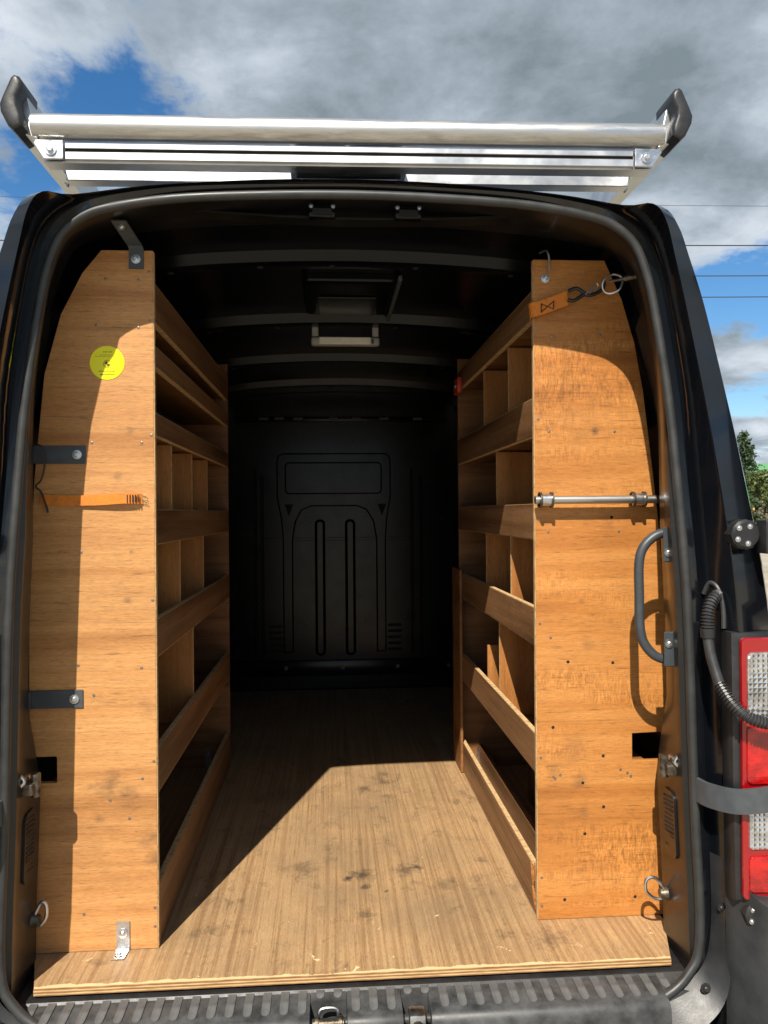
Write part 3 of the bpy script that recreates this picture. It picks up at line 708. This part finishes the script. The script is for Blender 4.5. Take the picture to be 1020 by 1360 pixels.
# pillar vents and tie-down rings on the jamb, lower hinge keepers -------
def jamb_x(z, y):
    zz = min(A, key=lambda p: abs(p.z-z)); i = A.index(zz)
    a = A1[i]; j = J1[i]; t = (y-.135)/(.27-.135); return a.x+(j.x-a.x)*t
for s in (-1, 1):
    def jp(y, z, off=0.0): return Vector((VX+s*(jamb_x(z, y)-off), y, z))
    # vent: rounded frame with slanted slots
    def patch(nm, outline, off0, off1, mt, par):
        vs = [jp(y, z, off0) for y, z in outline]+[jp(y, z, off1) for y, z in outline]; n = len(outline)
        fs = [tuple(range(n, 2*n))]+[(i, (i+1) % n, n+(i+1) % n, n+i) for i in range(n)]
        return finish(nm, mesh_from(nm, vs, fs), mt, par, 50)
    vt = patch('pillar_vent', rrect(.162, .240, .845, 1.02, .022), -.004, .006, 'jamb', van)
    for k in range(12):
        z = .865+k*.0118; patch('vent_slot', [(.172, z+.010), (.230, z), (.230, z+.006), (.172, z+.016)], .004, .0068, 'dark', vt)
    def XR_(a, b): return sorted((VX+s*a, VX+s*b))
    ke = finish('door_keeper', box_me('door_keeper', *XR_(.795, .845), .150, .200, 1.072, 1.102, .006, 2), 'grease_metal', van, 40)
    tube('keeper_post', [(VX+s*.797, .175, 1.065), (VX+s*.797, .175, 1.121)], .012, 'grease_metal', ke, 12)
    box('keeper_cap', *XR_(.812, .85), .155, .195, 1.1022, 1.117, 'steel', ke, .004, 2)
    tube('keeper_strap', crom([(VX+s*.85, .150, 1.132), (VX+s*.825, .147, 1.125), (VX+s*.815, .147, 1.107), (VX+s*.85, .140, 1.085)], 4), .005, 'steel', ke, 8)
    rk_ = 1.0 if s > 0 else 0.55
    rg = tube('lashing_ring', crom([(VX+s*.832, .255, .728), (VX+s*(.832-.026*rk_), .257, .760), (VX+s*(.832-.049*rk_), .257, .756), (VX+s*(.832-.052*rk_), .255, .728), (VX+s*(.832-.032*rk_), .253, .708), (VX+s*.826, .253, .706)], 6, True), .0045, 'steel', van, 8, True)
    finish('ring_base', lathe_me('ring_base', [(.0001, -s*.022), (.012, -s*.022), (.016, -s*.012), (.020, s*.006)], 'X', (VX+s*.840, .255, .718), 12), 'grease_metal', rg, 40)
    for y, z in ((.19, 1.93), (.19, 1.86), (.16, 2.08)): patch('frame_hole', rrect(y-.006, y+.006, z-.008, z+.008, .003, 2), .0, .0025, 'dark', jm)

# wheels ----------------------------------------------------------------
for s in (-1, 1):
    for y in (1.05, 4.55):
        ty = finish('wheel', lathe_me('wheel', [(.20, -.09), (.30, -.105), (.335, -.085), (.34, 0), (.335, .085), (.30, .105), (.20, .09)], 'X', (s*.90, y, .34), 32), 'tyre', van, 40)
        finish('rim', lathe_me('rim', [(.0001, .03), (.08, .05), (.17, .02), (.20, .085), (.20, -.085)], 'X', (s*.90, y, .34), 24), 'lamp_body', ty, 40)

# ------------------------------------------------------------------ plywood load floor
fp = [(-.803, .158), (.800, .158), (.862, .34), (.862, 3.27), (-.868, 3.27), (-.868, .34)]
fl = empty('plywood_floor', (0, 1.6, FZ-.018), 'worn plywood sheet floor laid inside the van', 'floor')
finish('floor_sheet', prism_me('floor_sheet', fp, 'Z', FZ-.0175, FZ), 'ply_floor', fl)
box('front_edge', -.803, .800, .1545, .1578, FZ-.0176, FZ-.0004, 'ply_edge', fl)

# ------------------------------------------------------------------ shelving
SCREW = None
def screw(parent, x, y, z):
    global SCREW
    if SCREW is None:
        SCREW = lathe_me('screw', [(.0001, -.0003), (.0016, -.0003), (.0022, -.0014), (.0036, -.0010), (.0040, .0004)], 'Y', (0, 0, 0), 9); smooth(SCREW, 40); SCREW.materials.append(M['screw'])
    o = bpy.data.objects.new('screw', SCREW); COL.objects.link(o); o.location = (x, y, z); attach(o, parent)
def hole(parent, x, y, z, r=.005):
    finish('drill_hole', lathe_me('drill_hole', [(.0001, -.0012), (r, -.0012), (r*1.5, 0)], 'Y', (x, y, z), 9), 'dark', parent)
def board(name, x0, x1, y0, y1, z0, z1, mat, parent, edge=None):
    """a ply board, slightly uneven, with an optional raw top edge"""
    o = box(name, x0, x1, y0, y1, z0, z1, mat, parent, .0012)
    return o
def unit(s, label, xi, yf, yb, outline, rails, dividers, ptop, front_mat, notch):
    u = empty('shelving_unit', (xi, (yf+yb)/2, FZ), label, 'shelving', 'plywood racking')
    t = .018
    fo = [(xi, FZ+.001), (xi, ptop)]+outline
    front = finish('end_panel', prism_me('end_panel', fo, 'Y', yf, yf+t, .0012), front_mat, u)
    # raw inner edge of the front panel
    e0, e1 = sorted((xi-s*.0004, xi-s*.0020)); box('raw_edge', e0, e1, yf+.001, yf+t-.001, FZ+.002, ptop-.002, 'raw_edge', front)
    bo = [(x if i > 1 else x, z) for i, (x, z) in enumerate(fo)]
    back_out = [(xi, FZ+.001), (xi, ptop-.02), (s*.62, ptop-.02), (s*.74, 2.2), (s*.82, 1.6), (s*.84, FZ+.001)]
    finish('end_panel', prism_me('end_panel', back_out, 'Y', yb-t, yb, .0012), 'ply_shelf', u)
    xo_at = lambda z: (s*.845 if z < 1.6 else s*.80 if z < 1.9 else s*.745 if z < 2.2 else s*.66)
    for k, (z1, z0) in enumerate(rails):
        a, b = sorted((xi, xi+s*t)); 
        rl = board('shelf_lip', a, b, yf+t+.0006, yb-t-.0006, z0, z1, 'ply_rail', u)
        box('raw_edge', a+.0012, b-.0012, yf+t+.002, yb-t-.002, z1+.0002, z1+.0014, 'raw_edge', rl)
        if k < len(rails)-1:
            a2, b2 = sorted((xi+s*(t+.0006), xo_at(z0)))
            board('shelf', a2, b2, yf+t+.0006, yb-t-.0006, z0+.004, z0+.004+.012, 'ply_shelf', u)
            box('shelf_front_edge', *sorted((xi+s*.001, xi+s*(t-.001))), yf+t+.002, yb-t-.002, z0-.0016, z0-.0003, 'raw_edge', rl)
    for lo, hi, y in dividers:
        z0 = rails[lo][1]+.0175; z1 = rails[hi][1]-.0025
        a2, b2 = sorted((xi+s*(t+.001), xo_at((z0+z1)/2)-s*.03))
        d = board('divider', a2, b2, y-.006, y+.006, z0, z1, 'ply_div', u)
        a3, b3 = sorted((xi+s*(t-.0002), xi+s*(t+.0006))); box('raw_edge', a3, b3, y-.0055, y+.0055, z0+.002, z1-.002, 'raw_edge', d)
    return u, front
XL, YL0, YL1 = -.538, .310, 1.80
outL = [(-.672, 2.462), (-.722, 2.40), (-.778, 2.29), (-.822, 2.13), (-.850, 1.85), (-.866, 1.53), (-.868, 1.12), (-.800, 1.12), (-.797, 1.117), (-.797, 1.053), (-.800, 1.05), (-.868, 1.05), (-.862, FZ+.001)]
railsL = [(2.382, 2.278), (2.213, 2.159), (2.032, 1.973), (1.770, 1.678), (1.474, 1.374), (1.124, 1.009), (.760, .603)]
divL = [(3, 2, .622), (3, 2, .968), (3, 2, 1.304), (4, 3, .744), (4, 3, 1.199), (5, 4, .968)]
sl, fl_ = unit(-1, 'plywood shelving unit on the left with a yellow round sticker on its end panel', XL, YL0, YL1, outL, railsL, divL, 2.462, 'ply_left', None)
XR, YR0, YR1 = .509, .366, 1.70
outR = [(.715, 2.472), (.765, 2.36), (.80, 2.24), (.825, 2.10), (.865, 1.75), (.885, 1.50), (.890, 1.125), (.785, 1.122), (.785, 1.043), (.890, 1.043), (.880, FZ+.001)]
railsR = [(2.389, 2.309), (2.082, 1.975), (1.779, 1.679), (1.482, 1.376), (1.121, 1.012), (.731, .603)]
divR = [(1, 0, .764), (1, 0, 1.177), (2, 1, .959), (3, 2, .748), (3, 2, 1.154), (4, 3, .933)]
sr, fr_ = unit(1, 'orange toned plywood shelving unit on the right beside the grab handle', XR, YR0, YR1, outR, railsR, divR, 2.472, 'ply_right', None)
# extra boards of the right unit
board('low_divider', XR+.03, XR+.20, 1.20, 1.212, 1.03, 1.235, 'ply_div', sr)
board('inner_ledge', XR+.085, XR+.103, YR0+.02, YR1-.02, .603, .70, 'ply_rail', sr)
board('back_cleat', XR-.013, XR-.001, YR1-.10, YR1+.10, .603, 1.50, 'ply_shelf', sr)
board('wheel_box', XR+.20, .86, .75, 1.25, .603, .86, 'ply_shelf', sr)
# splintered end of the lowest right lip
rs = random.Random(4)
sb = bmesh.new()
for k in range(14):
    y0 = YR0+.019+rs.uniform(0, .05); z0 = FZ+.004+rs.uniform(0, .10); l = rs.uniform(.02, .06)
    q = [sb.verts.new((XR-.0006-rs.uniform(0, .003), y0+a, z0+b)) for a, b in ((0, 0), (.004, l*.5), (.003, l), (-.003, l*.4))]; q2 = [sb.verts.new((XR+.001, v.co.y, v.co.z)) for v in q]
    sb.faces.new(q); 
    for i_ in range(4): sb.faces.new((q[i_], q2[i_], q2[(i_+1) % 4], q[(i_+1) % 4]))
sp_o = finish('splinters', bm_mesh(sb, 'splinters'), 'ply_div', sr); sp_o['kind'] = 'stuff'
# little angle feet inside
for u, s, x0, y in ((sr, 1, XR+.09, YR1-.019), (sl, -1, XL-.10, YL1-.019)):
    g = box('angle_foot', x0-.016, x0+.016, y-.003, y-.0002, FZ+.002, FZ+.09, 'steel', u); bolt(g, (x0, y-.004, FZ+.06), '-Y', .006)
for x, z in ((-.547, 2.405), (-.575, 2.383), (-.66, 2.385), (-.685, 2.262), (-.545, 2.275), (-.577, 2.257), (-.545, 1.97), (-.57, 1.95), (-.70, 1.95), (-.73, 1.66), (-.545, 1.53), (-.575, 1.35), (-.74, 1.36), (-.545, 1.10),
             (-.575, 1.055), (-.66, 1.00), (-.61, .95), (-.545, .71), (-.545, .66), (-.73, .70), (-.70, 1.28)):
    screw(fl_, x, YL0-.0003, z)
for x, z in ((.519, 2.27), (.56, 2.255), (.60, 2.36), (.70, 2.26), (.519, 2.02), (.55, 1.985), (.74, 1.985), (.519, 1.735), (.545, 1.70), (.75, 1.70), (.519, 1.44), (.55, 1.40), (.519, 1.06), (.56, 1.00), (.575, 1.01), (.555, 1.005),
             (.75, 1.02), (.77, 1.01), (.78, 1.00), (.519, .72), (.519, .64)):
    screw(fr_, x, YR0-.0003, z)
for x, z in ((.73, 1.74), (.60, 1.33), (.73, 1.325), (.555, 1.145), (.70, 1.06), (.64, .985), (.70, .915), (.645, .84), (.585, .655), (.79, .655)):
    hole(fr_, x, YR0, z, .0032)
# flat steel brackets on the left end panel
def flat_bracket(x0, x1, z, name='flat_bracket'):
    b = box(name, x0, x1, YL0-.0045, YL0-.0006, z-.024, z+.024, 'grey_paint', fl_, .001); bolt(b, (x1-.022, YL0-.005, z), '-Y', .011)
    box('bent_end', x0-.004, x0, YL0-.05, YL0-.0006, z-.024, z+.024, 'grey_paint', b, .001)
    return b
flat_bracket(-.850, -.715, 1.918); flat_bracket(-.860, -.727, 1.272)
tb = ribbon('roof_bracket', [(-.580, YL0-.003, 2.412), (-.580, YL0-.003, 2.466), (-.583, YL0-.006, 2.474), (-.600, YL0-.10, 2.504)], (1, 0, 0), .038, .004, 'grey_paint', fl_)
bolt(tb, (-.580, YL0-.0055, 2.437), '-Y', .011); bolt(tb, (-.597, YL0-.083, 2.495), '-Y', .009)
fb = ribbon('floor_bracket', [(-.628, YL0-.003, .678), (-.628, YL0-.003, .612), (-.629, YL0-.006, FZ+.004), (-.632, YL0-.048, FZ+.0035)], (1, 0, 0), .034, .003, 'steel', fl_)
bolt(fb, (-.628, YL0-.005, .648), '-Y', .011); bolt(fb, (-.631, YL0-.032, FZ+.006), '+Z', .009)

# ------------------------------------------------------------------ things fixed to the shelving
stk = empty('round_sticker', (-.659, YL0-.001, 2.162), 'round yellow sticker with black marks on the left plywood panel', 'sticker')
sx, sz, sy = -.659, 2.162, YL0-.0008
finish('sticker_disc', lathe_me('sticker_disc', [(.0001, -.0006), (.0445, -.0006), (.0455, .0003)], 'Y', (sx, sy, sz), 48), 'yellow', stk)
def mark(x, z, w, h, mt='ink'): box('printed_mark', sx+x-w/2, sx+x+w/2, sy-.0010, sy-.0007, sz+z-h/2, sz+z+h/2, mt, stk)
for x in (-.008, -.004, -.0005, .005, .009, .0125): mark(x, .0290, .0026, .0040, 'ink_soft')
for k in range(11): mark(-.016+k*.0032, .0212, .0022, .0018, 'ink_soft')
for k in range(18): mark(-.030+k*.0034, .0172, .0024, .0018, 'ink_soft')
for k in range(14): mark(-.020+k*.0031, -.0225, .0027, .0030, 'ink_soft')
for k in range(13): mark(-.017+k*.0030, -.0315, .0021, .0026, 'ink')
for a0 in (90, 270):
    cx = [(sx+.001, sz-.003)]+[(sx+.001+.0072*math.cos(R(a)), sz-.003+.0072*math.sin(R(a))) for a in range(a0, a0+91, 15)]
    prism('printed_mark', cx, 'Y', sy-.0010, sy-.0007, 'ink', stk)
tube('printed_ring', [(sx+.001+.0098*math.cos(R(a)), sy-.0006, sz-.003+.0098*math.sin(R(a))) for a in range(0, 360, 15)], .0006, 'ink', stk, 6, True)

rs_ = random.Random(11)
st = tag(ribbon('strap', crom([(-.832, YL0-.004, 1.799), (-.76, YL0-.007, 1.797), (-.69, YL0-.010, 1.797), (-.62, YL0-.016, 1.801), (-.585, YL0-.012, 1.801), (-.569, YL0-.004, 1.800)], 5), (0, 0, 1), .027, .0025, 'strap'),
         'short frayed orange webbing strap hanging on the left plywood panel', 'strap')
for k in range(5): box('stitch', -.606+k*.007, -.6035+k*.007, YL0-.0185, YL0-.0150, 1.790, 1.811, 'black_plastic', st)
for k in range(9):
    z = 1.788+k*.003; tube('frayed_thread', [(-.570, YL0-.005, z), (-.562+rs_.uniform(-.004, .004), YL0-.006, z+rs_.uniform(-.004, .003)), (-.557+rs_.uniform(-.005, .006), YL0-.007, z+rs_.uniform(-.008, .004))], .0007, 'raw_edge', st, 5)
ct = tag(tube('cable_tie', crom([(-.842, YL0-.03, 1.945), (-.815, YL0-.035, 1.935), (-.812, YL0-.03, 1.89), (-.825, YL0-.02, 1.85), (-.842, YL0-.012, 1.835), (-.828, YL0-.012, 1.82), (-.818, YL0-.01, 1.79), (-.812, YL0-.008, 1.765)], 5), .003, 'black_plastic', None, 8, flat=(.0045, .002)),
         'thin black cord knotted round the upper left bracket', 'cord')

# orange ratchet strap, hook and ring at the top right
sp = empty('lashing_strap', (.56, YR0-.01, 2.37), 'orange strap with black hook stretched over the right panel top corner', 'strap')
ribbon('webbing', crom([(.560, .400, 2.322), (.520, .396, 2.322), (.503, .385, 2.323), (.500, .358, 2.326), (.53, .348, 2.332), (.60, .345, 2.358)], 5), (-.1, 0, 1), .040, .003, 'strap', sp)
for a in ((.525, 2.318, .56, 2.348), (.525, 2.340, .56, 2.326), (.525, 2.316, .525, 2.342), (.56, 2.326, .56, 2.350)): tube('stitch', [(a[0], .3445, a[1]), (a[2], .3435, a[3])], .0012, 'black_plastic', sp, 5)
hk = tube('hook', crom([(.600, .335, 2.375), (.622, .333, 2.382), (.640, .332, 2.372), (.655, .33, 2.362), (.685, .33, 2.372), (.700, .33, 2.390), (.697, .33, 2.405)], 5), .0055, 'black_plastic', sp, 8)
tube('hook', crom([(.598, .335, 2.350), (.615, .333, 2.348), (.635, .332, 2.360), (.648, .331, 2.368)], 5), .0055, 'black_plastic', sp, 8)
tube('hook_gate', crom([(.645, .325, 2.362), (.672, .322, 2.392), (.680, .322, 2.388), (.676, .322, 2.380), (.655, .323, 2.365)], 4), .0020, 'steel', sp, 8)
ring = tag(tube('steel_ring', crom([(.695, .325, 2.378), (.697, .322, 2.402), (.722, .318, 2.418), (.745, .31, 2.405), (.735, .305, 2.372), (.710, .32, 2.365)], 5, True), .0032, 'steel', None, 8, True), 'steel ring linking the orange strap hook to the right door frame', 'ring')
eb = tag(tube('eye_bolt', [(.705, .300, 2.392), (.738, .282, 2.395), (.739, .282, 2.395), (.772, .262, 2.398)], lambda i: (.0045, .0045, .008, .008)[i], 'grease_metal', None, 10), 'zinc eye bolt screwed into the frame by the orange strap', 'bolt')
hb = empty('hook_bolt', (.543, YR0, 2.42), 'bent wire hook bolted to the top of the right plywood panel', 'hook')
tube('bent_wire', crom([(.535, YR0+.03, 2.500), (.546, YR0-.004, 2.496), (.552, YR0-.010, 2.47), (.550, YR0-.010, 2.435)], 5), .0030, 'steel', hb, 8); bolt(hb, (.542, YR0-.001, 2.418), '-Y', .011)
rk = empty('ratchet_buckle', (.52, 1.60, 2.31), 'small red ratchet buckle on the far top corner of the right shelving', 'buckle')
box('buckle_body', .485, .508, 1.55, 1.66, 2.28, 2.35, 'red_plastic', rk, .008, 2); tube('buckle_pin', [(.481, 1.60, 2.315), (.512, 1.60, 2.315)], .012, 'steel', rk)

# clamped steel tube across the right panel
tbz = 1.790
cb = empty('tube_holder', (.69, YR0, tbz), 'galvanised tube held by two clamps across the right plywood panel', 'tube')
tube('tube', [(.500, .333, tbz), (.845, .333, tbz)], .0115, 'galv', cb, 16)
for x in (.530, .795):
    cl = finish('tube_clamp', lathe_me('tube_clamp', [(.0118, -.016), (.0175, -.016), (.0175, .016), (.0118, .016)], 'X', (x, .333, tbz), 18), 'steel', cb, 40)
    for s in (-1, 1): finish('clamp_ring', lathe_me('clamp_ring', [(.0176, -.0028), (.0225, -.0028), (.0225, .0028), (.0176, .0028)], 'X', (x+s*.016, .333, tbz), 18), 'grease_metal', cl, 40)
    box('clamp_base', x-.014, x+.014, .350, .3655, tbz-.018, tbz+.018, 'grease_metal', cl, .002)
finish('end_nut', lathe_me('end_nut', [(.0001, -.012), (.013, -.012), (.013, .02), (.0001, .02)], 'X', (.850, .333, tbz), 6), 'grease_metal', cb)

# grab handle on the right frame
gh = empty('grab_handle', (.80, .19, 1.52), 'dark grey tubular grab handle bolted to the right door frame', 'handle')
hp = [(0.830, .185, 1.698), (0.803, .185, 1.700), (0.773, .185, 1.688), (0.746, .185, 1.660), (0.735, .185, 1.618), (0.735, .185, 1.538), (0.736, .185, 1.458), (0.746, .185, 1.413), (0.773, .185, 1.380), (0.803, .185, 1.368), (0.833, .185, 1.368)]
tube('bar', crom(hp, 5), .0125, 'handle_paint', gh, 14)
for z0, z1, zb in ((1.625, 1.715, 1.650), (1.355, 1.445, 1.415)):
    pl = box('mount_plate', .787, .815, .150, .156, z0, z1, 'handle_paint', gh, .002); bolt(pl, (.799, .1495, zb), '-Y', .010)

# ------------------------------------------------------------------ roof rack
rack = empty('roof_rack', (0, 1.6, 2.6), 'aluminium roof rack with rear roller tube and black end caps', 'roof rack')
tl_ = lambda x: .010*x
def rbox(name, x0, x1, y0, y1, z0, z1, mat, parent, bev=.002):
    me = box_me(name, x0, x1, y0, y1, z0, z1, bev)
    for v in me.vertices: v.co.z += tl_(v.co.x)
    return finish(name, me, mat, parent)
tube('roller_tube', [(x, .10, 2.688+tl_(x)) for x in (-.765, -.4, 0, .4, .765)], .0300, 'galv', rack, 28)
for s in (-1, 1):
    for k, dz in ((1, 0),):
        finish('roller_pin', lathe_me('roller_pin', [(.0001, -.02), (.010, -.02), (.010, .02), (.0001, .02)], 'X', (s*.782, .10, 2.688+tl_(s*.78)), 10), 'steel', rack, 40)
    pr = [(s*a, b+tl_(s*.8)) for a, b in ((.752, 2.655), (.806, 2.672), (.812, 2.69), (.798, 2.768), (.788, 2.777), (.778, 2.770))]
    sr_ = finish('side_rail', prism_me('side_rail', pr, 'Y', .085, 3.0, .002), 'alu', rack)
    cap = [(s*a, b+tl_(s*.8)) for a, b in ((.772, 2.668), (.792, 2.656), (.806, 2.668), (.822, 2.700), (.824, 2.716), (.818, 2.732), (.798, 2.778), (.790, 2.785), (.780, 2.782), (.772, 2.770), (.773, 2.752), (.783, 2.735), (.782, 2.715), (.774, 2.692))]
    finish('end_cap', prism_me('end_cap', cap, 'Y', .045, .150, .008), 'black_plastic', rack, 50)
    for y in (.22, .36): bolt(sr_, (s*.775, y, 2.661+tl_(s*.8)), '-Z', .008)
    for y in (.65, 1.6, 2.6):
        ft = finish('rack_foot', prism_me('rack_foot', [(s*a, b) for a, b in ((.60, 2.535), (.70, 2.515), (.72, 2.56), (.765, 2.66), (.70, 2.66), (.63, 2.56))], 'Y', y-.04, y+.04, .003), 'alu', rack)
# rear cross bar with its T slot (three lips round a dark channel)
cbx = .745
rbox('cross_bar', -cbx, cbx, .102, .145, 2.606, 2.654, 'alu', rack)
rbox('slot_lip', -cbx+.053, cbx-.053, .094, .1015, 2.637, 2.652, 'alu', rack, .001)
rbox('slot_lip', -cbx+.053, cbx-.053, .094, .1015, 2.611, 2.629, 'alu', rack, .001)
rbox('slot_channel', -cbx+.053, cbx-.053, .099, .1017, 2.6295, 2.6365, 'dark', rack, 0)
for s in (-1, 1):
    pz = tl_(s*.7)
    g = finish('corner_plate', prism_me('corner_plate', [(s*a, b+pz) for a, b in ((.694, 2.608), (.738, 2.608), (.762, 2.645), (.758, 2.652), (.694, 2.652))], 'Y', .086, .092, .001), 'steel', rack); bolt(g, (s*.722, .085, 2.629+pz), '-Y', .012)
for y in (.29, 1.15, 2.0, 2.85):
    rbox('cross_bar', -.750, .750, y-.02, y+.02, 2.636, 2.680, 'alu', rack)
# walkway
for x0 in (-.165, .118): rbox('walkway_rail', x0, x0+.014, .17, 2.9, 2.628, 2.690, 'alu', rack)
rbox('walkway_beam', -.025, -.013, .17, 2.9, 2.650, 2.690, 'alu', rack)
for k in range(52):
    y = .175+k*.0525; rbox('walkway_slat', -.1505, .1175, y, y+.047, 2.691, 2.697, 'grey_paint', rack, 0)
rbox('walkway_front', -.150, .117, .175, .19, 2.612, 2.640, 'black_plastic', rack)

# ------------------------------------------------------------------ background
def tree_mesh(kind, seed, h):
    rnd = random.Random(seed); verts = []; faces = []
    tr_pts = [(0, 0, 0), (rnd.uniform(-.05, .05)*h*.3, 0, h*.35), (rnd.uniform(-.05, .05)*h*.4, rnd.uniform(-.03, .03)*h, h*.7), (0, 0, h*.97)]
    trunk = bmesh.new()
    def addtube(pts, r0, r1):
        p = crom(pts, 4); me = tube_me('x', p, lambda i: r0+(r1-r0)*i/(len(p)-1), 7); trunk.from_mesh(me); bpy.data.meshes.remove(me)
    addtube(tr_pts, h*.022, h*.004)
    def leafq(c, s, nrm=None):
        d = Vector((rnd.gauss(0, 1), rnd.gauss(0, 1), rnd.gauss(0, .8))).normalized(); e = d.orthogonal().normalized()
        q = Matrix.Rotation(rnd.uniform(0, 6.3), 3, d); e = q @ e; g = d.cross(e); i = len(verts)
        verts.extend([c-e*s, c+g*s*.45, c+e*s, c-g*s*.45]); faces.append((i, i+1, i+2, i+3))
    if kind == 'con':
        n = 60
        for k in range(n):
            t = k/n; z = h*(.16+.82*t); L_ = h*.24*(1-t)**.8*rnd.uniform(.65, 1.15)+.1; an = k*2.4+rnd.uniform(-.4, .4)
            end = Vector((math.cos(an)*L_, math.sin(an)*L_, z-L_*.25)); st_ = Vector((0, 0, z))
            addtube([st_, st_.lerp(end, .5)+Vector((0, 0, .05)), end], .03, .008)
            for q in range(int(62*(.4+L_))):
                u = rnd.random()**.7; c = st_.lerp(end, u)+Vector((rnd.gauss(0, .16), rnd.gauss(0, .16), rnd.gauss(-.06, .12)))*(.5+L_*.4); leafq(c, rnd.uniform(.07, .16))
    else:
        cl = []
        for k in range(13):
            an = rnd.uniform(0, 6.3); rr = h*.30*math.sqrt(rnd.random()); z = h*rnd.uniform(.42, .92); c = Vector((math.cos(an)*rr*(1.15-abs(z/h-.6)), math.sin(an)*rr*(1.15-abs(z/h-.6)), z))
            cl.append((c, h*rnd.uniform(.09, .17))); st_ = Vector((0, 0, h*rnd.uniform(.25, .5))); addtube([st_, st_.lerp(c, .5)+Vector((0, 0, h*.03)), c], h*.009, h*.003)
        for c, r_ in cl:
            for q in range(260):
                d = Vector((rnd.gauss(0, 1), rnd.gauss(0, 1), rnd.gauss(0, .8))).normalized()*r_*rnd.random()**.4; leafq(c+d, rnd.uniform(.06, .15))
    return bm_mesh(trunk, 'trunk'), mesh_from('crown', verts, faces)
TM = {}
def tree(x, y, kind, seed, h, label, sc=1.0, group='trees beyond the yard'):
    key = (kind, seed, h)
    if key not in TM:
        a, b = tree_mesh(kind, seed, h); smooth(a, 60); a.materials.append(M['bark']); b.materials.append(M['leaf_con' if kind == 'con' else 'leaf_dec']); TM[key] = (a, b)
    e = empty('conifer_tree' if kind == 'con' else 'leafy_tree', (x, y, 0), label, 'tree', group); e.scale = (sc, sc, sc); e.rotation_euler.z = seed*1.3+x
    for nm, me in zip(('trunk', 'crown'), TM[key]):
        o = bpy.data.objects.new(nm, me); COL.objects.link(o); o.parent = e
tree(23.35, 40.5, 'con', 3, 6.3, 'dark conifer with a pale trunk rising beside the right van pillar')
tree(22.7, 36.5, 'dec', 5, 3.9, 'low leafy tree in front of the green roofed building')
for i, (x, y, k, sd, h, lb, sc) in enumerate((
    (34, 52, 'dec', 8, 6.0, 'broad leafy tree just right of the green roofed building', 1.0),
    (-26, 48, 'con', 3, 6.3, 'tall conifer far off to the left of the van', 1.15),
    (-33, 52, 'dec', 8, 6.0, 'broad leafy tree far off to the left of the van', 1.1),
    (-20, 56, 'dec', 5, 3.9, 'small leafy tree far behind the left of the van', 1.3),
    (45, 60, 'con', 3, 6.3, 'conifer at the far right edge of the yard', 1.1))):
    tree(x, y, k, sd, h, lb, sc)

bd = empty('yard_building', (27.0, 46, 0), 'ochre timber building with a green sheet metal roof beyond the yard', 'building')
box('wall', 22.2, 36, 44.2, 52, 0, 3.2, 'ochre_wall', bd)
prism('roof', [(43.4, 3.18), (48.1, 4.65), (52.8, 3.18), (52.8, 3.33), (48.1, 4.82), (43.4, 3.33)], 'X', 21.6, 36.6, 'green_roof', bd)
for x in (24.5, 28.5, 32.5):
    w = box('window', x-.6, x+.6, 44.15, 44.199, 1.1, 2.4, 'lamp_body', bd); box('pane', x-.5, x+.5, 44.12, 44.149, 1.2, 2.3, 'glass_dark', w)
dd = box('door', 26.1, 27.0, 44.14, 44.199, 0.05, 2.15, 'bark', bd); box('door_handle', 26.9, 26.95, 44.10, 44.139, 1.0, 1.1, 'steel', dd)
lp = tag(tube('lamp_post', [(22.35, 35.5, 0), (22.35, 35.5, 2.6)], .06, 'pole', None, 8), 'slim weathered post standing in front of the low leafy tree', 'post')

def wire(y, za, zb, rad, label):
    pts = [(-42+k*3.2, y+.012*(k*3.2-42), 0) for k in range(28)]; pts2 = []
    for k, p in enumerate(pts):
        t = k/27; sag = 4*t*(1-t)*.5; pts2.append((p[0], p[1], za+(zb-za)*t-sag))
    return tag(tube('power_line', pts2, rad, 'wire', None, 6), label, 'wire', 'overhead power lines')
wire(25, 12.55, 13.55, .007, 'faint topmost power line crossing the clouds right of the van')
wire(25, 11.05, 12.15, .020, 'second highest power line crossing the sky right of the van')
wire(25, 9.95, 11.05, .017, 'third power line down crossing the sky right of the van')
wire(25, 9.15, 10.3, .017, 'lowest power line crossing the blue sky gap right of the van')
for x, lb in ((-42, 'wooden power pole left of the van carrying the lines'), (44.4, 'wooden power pole right of the van carrying the lines')):
    p = empty('power_pole', (x, 25+.012*x, 0), lb, 'pole', 'power poles'); yy = 25+.012*x
    finish('pole', tube_me('pole', [(x, yy+.3, -.2), (x, yy+.3, 7), (x, yy+.3, 14)], lambda i: .17-.03*i, 10), 'pole', p, 40)
    for z in (10, 11.2, 12.3, 13.5): box('cross_arm', x-.06, x+.06, yy-.15, yy+.13, z-.12, z-.02, 'pole', p)
